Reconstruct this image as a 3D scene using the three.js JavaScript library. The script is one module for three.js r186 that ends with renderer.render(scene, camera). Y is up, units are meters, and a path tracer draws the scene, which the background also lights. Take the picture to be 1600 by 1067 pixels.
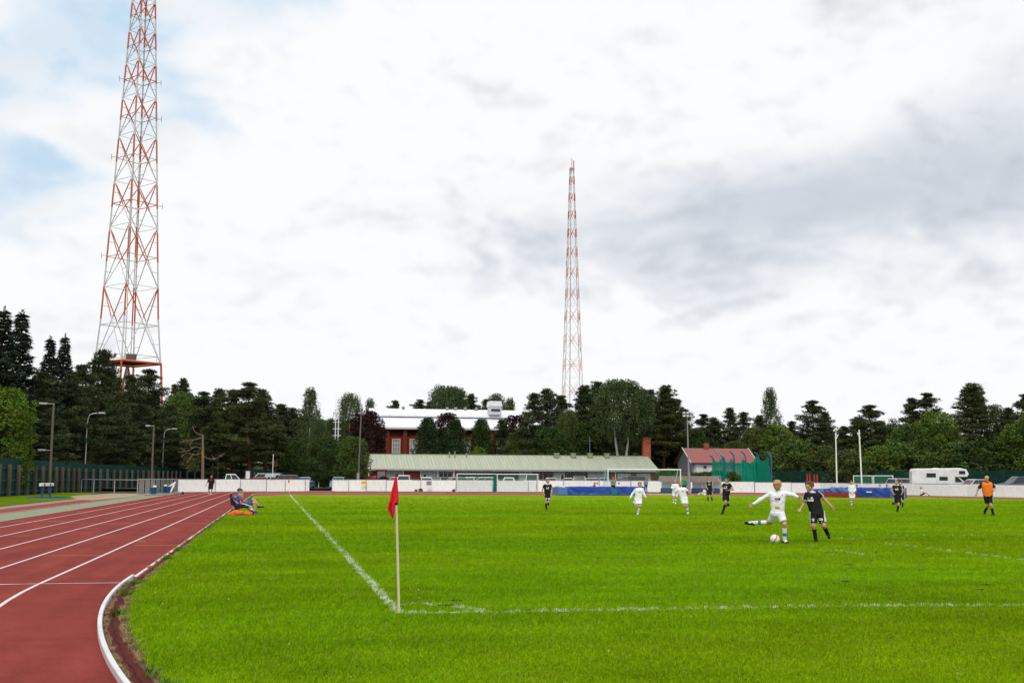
import * as THREE from 'three';
import { mergeGeometries, mergeVertices } from 'three/addons/utils/BufferGeometryUtils.js';
import { createNoise2D, createNoise3D } from 'simplex-noise';

// ---------- camera, sky, sun, exposure ----------
const rad = Math.PI / 180, EYE = 1.5, FOCAL = 1760;            // FOCAL: in pixels of a 1600 x 1067 picture
const scene = new THREE.Scene();
const camera = new THREE.PerspectiveCamera(2 * Math.atan(533.5 / FOCAL) / rad, 1600 / 1067, 0.1, 3000);
camera.position.set(0, EYE, 0);
camera.rotation.set(6.96 * rad, -11.73 * rad, 0.2 * rad, 'YXZ');
camera.updateMatrixWorld(true);
scene.add(camera);
const renderer = new THREE.WebGLRenderer({ antialias: true });
renderer.toneMapping = THREE.LinearToneMapping;
renderer.toneMappingExposure = 1.0;
renderer.shadowMap.enabled = true;

function rng(a) { return () => { a |= 0; a = a + 0x6D2B79F5 | 0; let t = Math.imul(a ^ a >>> 15, 1 | a); t = t + Math.imul(t ^ t >>> 7, 61 | t) ^ t; return ((t ^ t >>> 14) >>> 0) / 4294967296; }; }
const n2 = createNoise2D(rng(11)), n3 = createNoise3D(rng(12));
const clamp = (x, a = 0, b = 1) => Math.min(b, Math.max(a, x)), lerp = (a, b, t) => a + (b - a) * t;
const smooth = (a, b, x) => { const t = clamp((x - a) / (b - a)); return t * t * (3 - 2 * t); };
function fbm2(x, y, oct = 5, g = 0.5) { let s = 0, a = 1, n = 0; for (let i = 0; i < oct; i++) { s += a * n2(x, y); n += a; a *= g; x = x * 2.03 + 7.1; y = y * 2.03 - 3.7; } return s / n; }
function fbm3(x, y, z, oct = 5, g = 0.5) { let s = 0, a = 1, n = 0; for (let i = 0; i < oct; i++) { s += a * n3(x, y, z); n += a; a *= g; x = x * 2.03 + 7.1; y = y * 2.03 - 3.7; z = z * 2.03 + 1.3; } return s / n; }

const SUN = new THREE.Vector3(-0.14, 0.80, 0.58).normalize();
{ // bright broken overcast: white cloud, grey undersides, a few pale blue openings
  const W = 2048, H = 1024, data = new Float32Array(W * H * 4);
  // soft cloud masses: azimuth and elevation in degrees (azimuth from -z towards +x), size, grey (+) or opening (-)
  const masses = [[27, 13.2, 15, 3.0, 1.0], [37, 17, 8, 4, .55], [14, 10.8, 6, 2, .45], [33, 24, 12, 3.5, .32], [24, 9.2, 12, 1.2, .35], [-12.5, 14.3, 5, 2.4, -.75], [-9.5, 21.5, 6, 3.0, -.8], [-5, 17.8, 3.5, 2.2, -.5], [-13.5, 18.5, 3, 1.8, -.6], [-1, 23.5, 3.5, 1.8, -.5], [-11.5, 11.5, 3, 1, -.35], [-9, 7.2, 6, 1.2, .35], [12, 21, 5, 2, .22]];
  for (let j = 0; j < H; j++) {
    const el = ((j + .5) / H - .5) * Math.PI, y = Math.sin(el), cy = Math.cos(el);
    for (let i = 0; i < W; i++) {
      const a = ((i + .5) / W - .5) * 2 * Math.PI, x = Math.cos(a) * cy, z = Math.sin(a) * cy, k = (j * W + i) * 4;
      const up = Math.max(y, 0), pl = 1 / (up + .16), u = x * pl, v = z * pl;
      const wx = fbm2(u * .9 + 3, v * .9, 4), wy = fbm2(u * .9 - 9, v * .9 + 5, 4);
      const big = fbm2(u * .55 + wx * .5 + 2.3, v * .55 + wy * .5, 5), det = fbm3(x * 7 + wx * .8, y * 13 + wy * .8, z * 7, 6, .55), fine = fbm3(x * 22 + wx, y * 40, z * 22, 5, .6), puff = 1 - 2.2 * Math.abs(fbm3(x * 9 + wy * .6, y * 19 + wx * .6, z * 9, 5, .55));
      const az = Math.atan2(x, -z) / rad, ed = el / rad, wob = det * 3.2;
      let m = 0;
      for (const [ma, me, sa, se, w] of masses) { let d = az - ma + wob * 1.3; const q = (d / sa) ** 2 + ((ed - me + wob * .55) / se) ** 2; if (q < 9) m += w * Math.exp(-q); }
      const out = smooth(38, 60, Math.abs(az - 12));             // beyond the frame the same weather goes on
      const t = m + (big * .55) * (.35 + .65 * out) + det * .26 + fine * .12 - puff * .10 + .06;
      const grey = smooth(.10, 1.12, t), hole = smooth(-.22, -1.05, t), br = 1 - .13 * clamp(fine * .8 + det * .9 - puff * .35 + .06);
      const c = [lerp(lerp(.975, .60, grey), .53, hole), lerp(lerp(.982, .655, grey), .71, hole), lerp(lerp(.995, .73, grey), .885, hole)];
      const s = x * SUN.x + y * SUN.y + z * SUN.z, glow = 1 + .9 * Math.pow(clamp(s), 24) + .22 * Math.pow(clamp(s), 6);
      const low = y < 0 ? .35 : 1;
      for (let q = 0; q < 3; q++) data[k + q] = c[q] * br * glow * low;
      data[k + 3] = 1;
    }
  }
  const sky = new THREE.DataTexture(data, W, H, THREE.RGBAFormat, THREE.FloatType);
  sky.mapping = THREE.EquirectangularReflectionMapping; sky.magFilter = THREE.LinearFilter; sky.minFilter = THREE.LinearFilter; sky.needsUpdate = true;
  scene.background = sky; scene.environment = sky;
}
const sun = new THREE.DirectionalLight(new THREE.Color(1, .96, .9), 1.5);
sun.name = 'sun'; sun.position.copy(SUN).multiplyScalar(300); sun.castShadow = true; sun.shadow.radius = 22;
sun.shadow.mapSize.set(4096, 4096);
Object.assign(sun.shadow.camera, { left: -160, right: 160, top: 160, bottom: -160, near: 1, far: 700 });
sun.target.position.set(20, 0, -90); sun.position.add(sun.target.position);
scene.add(sun, sun.target);

// ---------- where things stand: a bearing (column) and a distance in metres ----------
const ray = (px, py) => new THREE.Vector3((px - 800) / FOCAL, -(py - 533.5) / FOCAL, -1).applyQuaternion(camera.quaternion);
function horizonRow(px) { let a = 600, b = 900; for (let i = 0; i < 40; i++) { const m = (a + b) / 2; if (ray(px, m).y > 0) a = m; else b = m; } return a; }
function P(px, r) { const d = ray(px, horizonRow(px)), q = Math.hypot(d.x, d.z); return [d.x / q * r, d.z / q * r]; }
function PT(px, py, r) { const d = ray(px, py), q = Math.hypot(d.x, d.z); return [d.x / q * r, d.z / q * r]; }
function G(px, py, y = 0) { const d = ray(px, py), t = (y - EYE) / d.y; return [d.x * t, d.z * t]; }
function HT(px, py, r) { const d = ray(px, py); return EYE + r * d.y / Math.hypot(d.x, d.z); }

// ---------- helpers ----------
const taken = {};
function numbered(n) { const k = taken[n] ?? 0; taken[n] = k + 1; return k ? n + '_' + String(k).padStart(3, '0') : n; }
function tag(o, label, category, group, kind) { if (label) o.userData.label = label; if (category) o.userData.category = category; if (group) o.userData.group = group; if (kind) o.userData.kind = kind; return o; }
function thing(name, label, category, [x, y, z] = [0, 0, 0], turn = 0, group) {
  const o = new THREE.Group(); o.name = numbered(name); o.position.set(x, y, z); o.rotation.y = turn; scene.add(o);
  return tag(o, label, category, group);
}
function mesh(name, g, m, parent) {
  if (Array.isArray(g)) g = merge(g);
  const o = new THREE.Mesh(g, m); o.castShadow = o.receiveShadow = true;
  if (parent) { o.name = name; parent.add(o); } else { o.name = numbered(name); scene.add(o); }
  return o;
}
function merge(list) {
  const keep = list.some((g) => g.attributes.color) ? ['position', 'normal', 'uv', 'color'] : ['position', 'normal', 'uv'];
  return mergeGeometries(list.map((g) => {
    g = g.index ? g.toNonIndexed() : g;
    for (const k of Object.keys(g.attributes)) if (!keep.includes(k)) g.deleteAttribute(k);
    if (!g.attributes.uv) g.setAttribute('uv', new THREE.BufferAttribute(new Float32Array(g.attributes.position.count * 2), 2));
    if (keep.includes('color') && !g.attributes.color) g.setAttribute('color', new THREE.BufferAttribute(new Float32Array(g.attributes.position.count * 3).fill(1), 3));
    return g;
  }));
}
function paint(g, c) { const n = g.attributes.position.count, a = new Float32Array(n * 3); for (let i = 0; i < n; i++) a.set(c, i * 3); g.setAttribute('color', new THREE.BufferAttribute(a, 3)); return g; }
function metreUV(g) {                                          // uv in metres, by the way each face points
  g = g.index ? g.toNonIndexed() : g; const p = g.attributes.position, uv = new Float32Array(p.count * 2);
  const a = new THREE.Vector3(), b = new THREE.Vector3(), c = new THREE.Vector3(), n = new THREE.Vector3();
  for (let i = 0; i < p.count; i += 3) {
    a.fromBufferAttribute(p, i); b.fromBufferAttribute(p, i + 1); c.fromBufferAttribute(p, i + 2);
    n.subVectors(b, a).cross(c.clone().sub(a)); const ax = Math.abs(n.x), ay = Math.abs(n.y), az = Math.abs(n.z);
    [a, b, c].forEach((q, k) => { const t = ax > ay && ax > az ? [q.z, q.y] : ay > az ? [q.x, q.z] : [q.x, q.y]; uv[(i + k) * 2] = t[0]; uv[(i + k) * 2 + 1] = t[1]; });
  }
  g.setAttribute('uv', new THREE.BufferAttribute(uv, 2)); return g;
}
function place(g, x = 0, y = 0, z = 0, rx = 0, ry = 0, rz = 0) { if (rx) g.rotateX(rx); if (rz) g.rotateZ(rz); if (ry) g.rotateY(ry); return g.translate(x, y, z); }
function box(w, h, d, x = 0, y = 0, z = 0, ry = 0) {           // chamfered a little where it is big enough; x y z: centre
  const e = Math.min(w, h, d) * .12; let g;
  if (e > .004) {
    const s = new THREE.Shape(), W = w / 2 - e, Hh = h / 2 - e;
    s.moveTo(-W, -Hh); s.lineTo(W, -Hh); s.lineTo(W, Hh); s.lineTo(-W, Hh); s.closePath();
    g = new THREE.ExtrudeGeometry(s, { depth: d - 2 * e, bevelEnabled: true, bevelSize: e, bevelThickness: e, bevelSegments: 1 }).translate(0, 0, -d / 2 + e);
  } else g = new THREE.BoxGeometry(w, h, d);
  return place(metreUV(g), x, y, z, 0, ry);
}
const UPV = new THREE.Vector3(0, 1, 0);
function rod(a, b, r0, r1 = r0, seg = 6) {
  const A = new THREE.Vector3(...a), B = new THREE.Vector3(...b), d = B.clone().sub(A), l = d.length();
  return new THREE.CylinderGeometry(r1, r0, l, seg, 1).translate(0, l / 2, 0).applyQuaternion(new THREE.Quaternion().setFromUnitVectors(UPV, d.normalize())).translate(A.x, A.y, A.z);
}
function tube(pts, r, seg = 6, div) { return new THREE.TubeGeometry(new THREE.CatmullRomCurve3(pts.map((p) => new THREE.Vector3(...p))), div ?? pts.length * 4, r, seg); }
function poly(pts, d, bevel = 0) {                             // outline in x-y, thickness d along z, centred
  const s = new THREE.Shape(pts.map((p) => new THREE.Vector2(...p)));
  return metreUV(new THREE.ExtrudeGeometry(s, { depth: d - 2 * bevel, bevelEnabled: bevel > 0, bevelSize: bevel, bevelThickness: bevel, bevelSegments: 2 }).translate(0, 0, -d / 2 + bevel));
}
function bulk(v, idx, col) {
  const g = new THREE.BufferGeometry(); g.setAttribute('position', new THREE.BufferAttribute(new Float32Array(v), 3));
  if (idx) g.setIndex(idx); if (col) g.setAttribute('color', new THREE.BufferAttribute(new Float32Array(col), 3));
  g.computeVertexNormals(); return g;
}
function ribbon(rows, cols, at, colour) {                      // sheet of rows x cols quads; uv in metres
  const v = [], uv = [], idx = [], c = [];
  for (let i = 0; i <= rows; i++) for (let j = 0; j <= cols; j++) { const [x, y, z] = at(i / rows, j / cols); v.push(x, y, z); uv.push(x, z); if (colour) c.push(...colour(x, z)); }
  for (let i = 0; i < rows; i++) for (let j = 0; j < cols; j++) { const a = i * (cols + 1) + j, b = a + cols + 1; idx.push(a, a + 1, b, b, a + 1, b + 1); }
  const g = bulk(v, idx, colour ? c : null); g.setAttribute('uv', new THREE.BufferAttribute(new Float32Array(uv), 2));
  if (g.attributes.normal.getY(0) < 0) { g.setIndex(idx.map((_, k) => idx[k - k % 3 + [0, 2, 1][k % 3]])); g.computeVertexNormals(); }
  return g;
}
// tileable value noise for textures
function tileNoise(period, seed) {
  const r = rng(seed), t = new Float32Array(period * period); for (let i = 0; i < t.length; i++) t[i] = r();
  return (u, v) => { const x = u * period, y = v * period, i = Math.floor(x), j = Math.floor(y), fx = x - i, fy = y - j, s = fx * fx * (3 - 2 * fx), q = fy * fy * (3 - 2 * fy), m = (a) => ((a % period) + period) % period, g = (a, b) => t[m(b) * period + m(a)]; return lerp(lerp(g(i, j), g(i + 1, j), s), lerp(g(i, j + 1), g(i + 1, j + 1), s), q); };
}
function texture(size, metres, fn, srgb = true) {              // fn(u, v, rnd) -> [r, g, b] in linear light, or one grey
  const d = new Uint8Array(size * size * 4), r = rng(size + 5), enc = (x) => { x = clamp(x); return 255 * (srgb ? (x <= .0031308 ? 12.92 * x : 1.055 * Math.pow(x, 1 / 2.4) - .055) : x); };
  for (let j = 0; j < size; j++) for (let i = 0; i < size; i++) { let c = fn(i / size, j / size, r); if (typeof c === 'number') c = [c, c, c]; const k = (j * size + i) * 4; d[k] = enc(c[0]); d[k + 1] = enc(c[1]); d[k + 2] = enc(c[2]); d[k + 3] = 255; }
  const t = new THREE.DataTexture(d, size, size); t.wrapS = t.wrapT = THREE.RepeatWrapping; t.magFilter = THREE.LinearFilter; t.minFilter = THREE.LinearMipmapLinearFilter; t.generateMipmaps = true;
  t.repeat.set(1 / metres, 1 / metres); if (srgb) t.colorSpace = THREE.SRGBColorSpace; t.needsUpdate = true; return t;
}
function mat(name, rgb, o = {}) { const m = new THREE.MeshPhysicalMaterial({ roughness: .8, specularIntensity: (o.roughness ?? .8) >= .8 ? .25 : 1, ...o }); m.color.setRGB(...rgb); m.name = name; return m; }
const tA = tileNoise(4, 1), tB = tileNoise(13, 2), tC = tileNoise(47, 3), tD = tileNoise(151, 4), tE = tileNoise(400, 5);
const grimeMap = texture(512, 5, (u, v, r) => clamp(.80 + .16 * tB(u, v) + .10 * tC(u, v) + .08 * tD(u, v) + .06 * r() - .10));
const M = {
  white: mat('white_paint', [.78, .78, .77], { roughness: .5 }), steel: mat('galvanised_steel', [.42, .44, .46], { roughness: .45, metalness: .5 }), grey: mat('grey_paint', [.26, .27, .28]),
  dark: mat('dark_rubber', [.02, .02, .022], { roughness: .7 }), black: mat('black_plastic', [.015, .015, .016], { roughness: .5 }), wood: mat('weathered_wood', [.16, .13, .10], { map: grimeMap }),
  glass: mat('window_glass', [.03, .035, .04], { roughness: .06, metalness: 0 }), red: mat('red_paint', [.45, .03, .025], { roughness: .5 }), blue: mat('blue_paint', [.02, .07, .30], { roughness: .5 }),
  yellow: mat('yellow_paint', [.75, .42, .02], { roughness: .5 }), concrete: mat('concrete', [.36, .34, .31], { map: grimeMap, roughness: .95 }),
  greenNet: mat('green_net_cord', [.10, .46, .30], { roughness: .8 }), whiteNet: mat('white_net_cord', [.7, .7, .7], { roughness: .8 }),
};

// ---------- ground ----------
const XL = [-2.1, -3.3, -4.5, -5.72, -6.95, -8.2, -9.4], ZB = -17.6, CX = 34.4;      // lane lines, start of the bend, its centre
const lineX = (x0, z) => z < ZB ? x0 : CX - Math.sqrt(Math.max(0, (CX - x0) ** 2 - (z - ZB) ** 2));
const WALL = [[-10.6, -129.8], [-3, -134.6], [3.9, -137.9], [6.6, -138.2], [17, -137.8], [28.4, -136.6], [43.8, -133.4], [56, -129.6], [62.2, -125.2], [65, -109], [67.6, -94], [70, -80], [74, -60]];
function terrain(x, z) { const r = Math.hypot(x - 18, z + 60), a = Math.atan2(x, -z); return -.06 + 9 * smooth(120, 200, r) * smooth(.12, -.25, a) + 26 * smooth(260, 520, r) * smooth(.8, .1, a) + 3.5 * smooth(130, 260, r) + .4 * fbm2(x * .02, z * .02, 3) * smooth(110, 150, r); }
{ const g = ribbon(170, 170, (i, j) => { const e = (t) => Math.sign(t - .5) * Math.pow(Math.abs(t - .5) * 2, 2.2) * 1500; const x = 15 + e(j), z = -120 + e(i); return [x, terrain(x, z), z]; }, (x, z) => { const q = .8 + .5 * fbm2(x * .09, z * .09, 4); return [.055 * q, .075 * q, .022 * q]; });
  mesh('ground', g, mat('forest_floor', [1, 1, 1], { vertexColors: true, roughness: 1 })).userData.kind = 'structure'; }
const grain = texture(1024, 6, (u, v, r) => { const n = .5 * r() + .28 * tE(u, v) + .22 * tD(u, v), b = .86 + .16 * tB(u, v) + .12 * tC(u, v) + .08 * tA(u, v) - .10, q = b * (.72 + .5 * n); return [q, q * (.96 + .08 * tC(v, u)), q]; });
const grainBump = texture(512, 1.5, (u, v, r) => .5 * r() + .5 * tE(u, v), false);
const trackM = mat('red_running_track', [.27, .062, .05], { map: grain, bumpMap: grainBump, bumpScale: .004, roughness: .8, specularIntensity: .3 });
const sheet = (name, pts, y, m, kind = 'structure') => { const g = new THREE.ShapeGeometry(new THREE.Shape(pts.map(([x, z]) => new THREE.Vector2(x, -z)))).rotateX(-Math.PI / 2).translate(0, y, 0); const o = mesh(name, metreUV(g), m); o.userData.kind = kind; return o; };
const inner = WALL.map(([x, z], i) => { const k = 2.6 / Math.hypot(x - 30, z + 80); return [x + (30 - x) * k, z + (-80 - z) * k]; });
sheet('running_track', [[-9.4, 30], [-9.4, -127.5], ...inner.slice(1), [74, 30]], -.024, trackM);
mesh('lane_surface', ribbon(220, 60, (i, j) => { const z = lerp(14, -124, Math.pow(i, 1.3)); return [lerp(lineX(-9.38, z), lineX(-2.1, z), j), -.0215, z]; }, (x, z) => { const s = fbm2(x * 2.1, z * .05, 4), b = fbm2(x * .5 + 3, z * .22, 5), d = fbm2(x * 1.3 - 8, z * .9, 4), q = 1 + .16 * s + .22 * b + .13 * d, p = smooth(.25, .7, b + s * .5); return [q, q * (1 + .22 * p), q * (1 + .25 * p)]; }), mat('worn_red_lanes', [.225, .034, .026], { map: grain, bumpMap: grainBump, bumpScale: .004, roughness: .85, specularIntensity: .17, vertexColors: true })).userData.kind = 'structure';
// gravel verge under the wall and the car park behind it
sheet('gravel_verge', [[-10.8, -124], [-11, -133], ...WALL.slice(1).map(([x, z]) => [x + (x - 30) * .05, z - 3]), [72, -60], [68, -75], [50, -100], [20, -110]], -.036, mat('pale_gravel', [.30, .28, .235], { map: grain, roughness: 1 }));
sheet('car_park', [[-45, -139], [-22, -160], [-20, -178], [60, -176], [95, -170], [110, -120], [100, -60], [80, -60], [74, -92], [67.5, -127], [45, -137.2], [28.5, -139], [6, -141], [3.5, -141], [-12, -134.6]], .24, mat('asphalt', [.075, .073, .07], { map: grain, roughness: .95 }));
sheet('sandy_path', [[3.6, -137], [6.9, -137.4], [8.5, -150], [3, -152]], -.012, mat('path_gravel', [.36, .30, .23], { map: grain, roughness: 1 }));
// strips left of the track
sheet('green_apron', [[-11.1, 10], [-9.4, 10], [-9.4, -116], [-11.1, -112]], -.018, mat('grey_green_tartan', [.235, .29, .18], { map: grain, roughness: .9 }));
sheet('jump_runway', [[-12.8, 10], [-11.1, 10], [-11.1, -98], [-12.8, -98]], -.014, mat('pale_red_runway', [.27, .05, .04], { map: grain, roughness: .9 }));
sheet('jump_pit', [[-14.2, -84], [-12.0, -80], [-10.4, -113], [-15.4, -115], [-17, -99]], -.008, mat('dry_sand', [.42, .33, .22], { map: grain, bumpMap: grainBump, bumpScale: .02, roughness: 1 }));
sheet('concrete_edging', [[-14.1, 10], [-12.8, 10], [-12.8, -88], [-14.1, -88]], -.020, mat('worn_concrete', [.27, .24, .19], { map: grain, roughness: 1 }));
// grass
const grassMap = texture(1024, 7, (u, v, r) => {
  const n = .34 * r() + .30 * tE(u, v) + .2 * tD(u, v), b = .66 + .22 * tB(u, v) + .22 * tC(u, v) + .12 * tA(u, v), q = b * (.66 + .85 * n), y = .85 + .4 * tC(v, u) * tB(u + .3, v);
  return [q * y, q, q * .9];
});
const grassBump = texture(512, 1.2, (u, v, r) => .6 * r() + .4 * tE(u, v), false);
const GREEN = [.212, .335, .003];
const grassM = mat('mown_grass', [1, 1, 1], { map: grassMap, bumpMap: grassBump, bumpScale: .03, roughness: .95, specularIntensity: .05, vertexColors: true });
const patchy = (x, z) => { const a = fbm2(x * .05, z * .16, 4), b = fbm2(x * .5 + 9, z * .5, 3), y = fbm2(x * .03 - 4, z * .06 + 8, 3); const d = fbm2(x * .22 + 5, z * .9 - 2, 4), q = 1 + .22 * a + .13 * b + .16 * d; return [GREEN[0] * q * (1 + .18 * y + .08 * d), GREEN[1] * q, GREEN[2] * q]; };
const grassEdge = (z) => { const e = lerp(.17, .25, smooth(-60, -24, z)) + .07 * smooth(-24, -13, z) + .035 * fbm2(z * .9, 3, 3); return z < -97 ? lerp(-1.8, .6, smooth(-97, -104.6, z)) : lineX(-2.1, z) + e; };
const rightEdge = (z) => { const q = [[10, 66], [-70, 62], [-80, 58], [-93, 55.9], [-101, 52.7], [-104.6, 41], [-105, 38]]; for (let i = 1; i < q.length; i++) if (z >= q[i][0]) return lerp(q[i - 1][1], q[i][1], (q[i - 1][0] - z) / (q[i - 1][0] - q[i][0])); return 38; };
mesh('grass_pitch', ribbon(150, 110, (i, j) => { const z = 6 - 111 * (1 - Math.pow(1 - i, 1.0)) * (.3 + .7 * i); const zz = Math.max(z, -105); return [lerp(grassEdge(zz), rightEdge(zz), Math.pow(j, 1.7)), 0, zz]; }, patchy), grassM).userData.kind = 'structure';
mesh('grass_bank', ribbon(60, 16, (i, j) => { const z = 10 - 126 * i; return [lerp(-14.05 - .25 * fbm2(z * .2, 1, 3) - 2.4 * smooth(-84, -100, z), -26, j), .0 + .12 * j, z]; }, (x, z) => { const c = patchy(x, z); return c.map((q) => q * .62); }), grassM).userData.kind = 'structure';
sheet('grass_strip', [[7.5, -141], [-14, -137], [-30, -146], [-14, -160], [8.5, -152]], .0, mat('rough_grass', [.085, .15, .012], { map: grassMap, roughness: 1 }));
// dirty margin between the kerb and the grass
const stripM = (n, c) => mat(n, c, { map: grain, bumpMap: grainBump, bumpScale: .012, roughness: 1 });
const strip = (name, e0, e1, y, m, z0 = 6, z1 = -97) => { mesh(name, ribbon(260, 2, (i, j) => { const z = lerp(z0, z1, Math.pow(i, 1.5)); return [lineX(-2.1, z) + lerp(e0(z), e1(z), j), y, z]; }), m).userData.kind = 'structure'; };
const wob = (s, a) => (z) => a * fbm2(z * 1.7 + s, s, 4);
strip('worn_track_margin', (z) => .06 + wob(3, .02)(z), (z) => .27 + wob(9, .03)(z), -.019, stripM('worn_track_surface', [.115, .022, .018]));
strip('bare_soil_margin', (z) => .13 + wob(5, .05)(z) + .09 * smooth(-24, -12, z), (z) => .42, -.013, stripM('dry_soil', [.13, .085, .055]));
strip('soil_crack', (z) => .135 + wob(21, .03)(z), (z) => .143 + wob(21, .03)(z) + .012 * fbm2(z * 3, 4, 2), -.010, stripM('dark_soil', [.035, .024, .018]), -6, -24);
strip('soil_by_kerb', (z) => .05, (z) => .085 + wob(31, .05)(z), -.015, stripM('sandy_soil', [.17, .115, .06]), 6, -18.4);

// painted lines on the track
const lineM = mat('track_line_paint', [.66, .60, .57], { map: grimeMap, roughness: .7 });
const trackLine = (x0, w, z0, z1) => { mesh('lane_line', ribbon(z0 > ZB ? 120 : 4, 1, (i, j) => { const z = lerp(z0, z1, Math.pow(i, z0 > ZB ? 1.6 : 1)); return [lineX(x0 + (j - .5) * w, z), -.019, z]; }), lineM).userData.kind = 'structure'; };
trackLine(XL[0], .055, ZB, -111);
XL.slice(1, 6).forEach((x) => trackLine(x, .055, 12, -124));
trackLine(XL[6] + .03, .05, 10, -118);
mesh('runway_line', ribbon(4, 1, (i, j) => [-11.25 - .06 * j, -.010, lerp(10, -98, i)]), lineM).userData.kind = 'structure';
const yellowM = mat('yellow_line_paint', [.52, .26, .035], { map: grimeMap });
const cross = (xa, za, xb, zb, w, m = lineM, name = 'marking_line') => { mesh(name, ribbon(1, 6, (i, j) => [lerp(xa, xb, j), -.0195 + .003, lerp(za, zb, j) + (i - .5) * w]), m).userData.kind = 'structure'; };
cross(-2.16, -17.5, -9.3, -17.62, .05); cross(-3.45, -17.52, -9.3, -16.9, .045);
cross(-4.26, -23.7, -3.33, -23.62, .07, yellowM, 'yellow_marking'); cross(-3.1, -27, -2.17, -26.9, .07, yellowM, 'yellow_marking');
cross(-3.24, -28.6, -3.02, -28.6, .05); cross(-5.6, -36, -5.2, -36, .05); cross(-4.45, -47, -2.15, -47, .05); cross(-6.9, -40, -2.15, -39.6, .03);
cross(-3.2, -62, -2.15, -62, .05); cross(-9.3, -41.8, -7.2, -41.9, .05); cross(-9.3, -104, -2.2, -104, .05);
// far bend: two pale arcs on the red surface
const arc = (pts, w) => { const c = new THREE.CatmullRomCurve3(pts.map(([x, z]) => new THREE.Vector3(x, 0, z))); mesh('bend_line', ribbon(60, 1, (i, j) => { const p = c.getPoint(i); return [p.x, -.0185, p.z + (j - .5) * w]; }), lineM).userData.kind = 'structure'; };
arc([[-2.2, -111], [1, -113], [6, -115.6], [12, -116.8], [17.4, -117.2]], .5); arc([[21, -117.4], [32, -117], [42, -115.5], [52, -111.6], [60.5, -104]], .5); arc([[0, -105.4], [14, -105.9], [30, -106], [45, -105.6], [53, -102.4], [57, -93], [59, -80]], .3);
// chalk lines on the grass: broken where the chalk has worn
const chalkAlpha = texture(512, 1.3, (u, v, r) => clamp(.42 + .62 * tD(u, v) + .5 * (tC(u, v) - .5) + .42 * (r() - .5)), false);
const chalkM = (o) => mat('chalk', [.74, .78, .66], { alphaMap: chalkAlpha, transparent: true, opacity: o, roughness: 1 });
const chalkLine = (pts, w, o = .8) => { const c = new THREE.CatmullRomCurve3(pts.map(([x, z]) => new THREE.Vector3(x, 0, z)), false, 'centripetal'), L = c.getLength(); mesh('chalk_line', ribbon(Math.ceil(L * 2), 2, (i, j) => { const p = c.getPointAt(i), t = c.getTangentAt(i), q = (j - .5) * w * (1 + .25 * fbm2(i * L * 2, j * 3 + L, 3)); return [p.x - t.z * q, .007, p.z + t.x * q]; }), chalkM(o)).userData.kind = 'structure'; };
const goalLine = [[1.38, -12.85], [3.4, -12.72], [5.7, -12.66], [7.7, -12.5], [9, -12.2], [16, -11.6]], arcLine = [[1.46, -13.75], [1.75, -13.7], [2.06, -13.42], [2.27, -13.05], [2.34, -12.7]];
chalkLine([[1.39, -12.8], [1.33, -50], [1.25, -104]], .11, .75); chalkLine(goalLine, .09, .8); chalkLine(arcLine, .08, .7);
chalkLine([[14.0, -10], [14.0, -19.3], [14.2, -28]], .10, .55); chalkLine([[14.2, -28], [24, -27.4], [46, -27]], .10, .32); chalkLine([[11.9, -24.7], [11.75, -22.5], [11.6, -20.5]], .08, .28); chalkLine([[1.2, -103.9], [20, -104.3], [40, -104.2]], .11, .5);

// aluminium kerb round the bend: two sections with a joint
{ const k = thing('track_kerb', 'curved white aluminium kerb along the inside of the red track bend', 'kerb', [0, 0, 0]);
  const kerbM = mat('white_aluminium', [.72, .73, .76], { roughness: .42, metalness: .15, map: grimeMap });
  const prof = [[-.023, -.03], [-.023, .040], [-.018, .046], [.018, .046], [.023, .040], [.023, -.03]];
  for (const [z0, z1, dy] of [[-18.3, -12.62, 0], [-12.6, -6.4, .004], [-6.38, 2, 0]]) {
    const N = 60, v = [], uv = [], idx = [];
    for (let i = 0; i <= N; i++) { const z = lerp(z0, z1, i / N), x = lineX(-2.1, z), dx = z < ZB ? 0 : (z - ZB) / Math.sqrt((CX + 2.1) ** 2 - (z - ZB) ** 2), l = Math.hypot(dx, 1); for (const [a, b] of prof) { v.push(x + a / l, b + dy - .012, z - a * dx / l); uv.push(a + b, z); } }
    for (let i = 0; i < N; i++) for (let j = 0; j < prof.length - 1; j++) { const a = i * prof.length + j, b = a + prof.length; idx.push(a, b, a + 1, a + 1, b, b + 1); }
    for (const i of [0, N]) { const a = i * prof.length; idx.push(a, a + 1, a + 2, a, a + 2, a + 3, a, a + 3, a + 4, a, a + 4, a + 5); }
    let g = bulk(v, idx); g.setAttribute('uv', new THREE.BufferAttribute(new Float32Array(uv), 2)); g = g.toNonIndexed(); g.computeVertexNormals();
    mesh('kerb_section', g, kerbM, k);
  } }

// grass blades near the camera, chalked ones on the lines; straw and weeds along the margin; clover heads
function bladeTuft(n, h, w, lean, seed) {
  const r = rng(seed), v = [];
  for (let i = 0; i < n; i++) { const a = r() * 6.283, x = (r() - .5) * .07, z = (r() - .5) * .07, H = h * (.55 + .6 * r()), dx = Math.cos(a) * w / 2, dz = Math.sin(a) * w / 2, b = r() * 6.283, l = lean * (.3 + r()) * H, mx = x + Math.cos(b) * l * .35, mz = z + Math.sin(b) * l * .35, tx = x + Math.cos(b) * l, tz = z + Math.sin(b) * l;
    v.push(x - dx, -.005, z - dz, x + dx, -.005, z + dz, mx + dx * .8, H * .6, mz + dz * .8, x - dx, -.005, z - dz, mx + dx * .8, H * .6, mz + dz * .8, mx - dx * .8, H * .6, mz - dz * .8, mx - dx * .8, H * .6, mz - dz * .8, mx + dx * .8, H * .6, mz + dz * .8, tx, H, tz); }
  return bulk(v);
}
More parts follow.
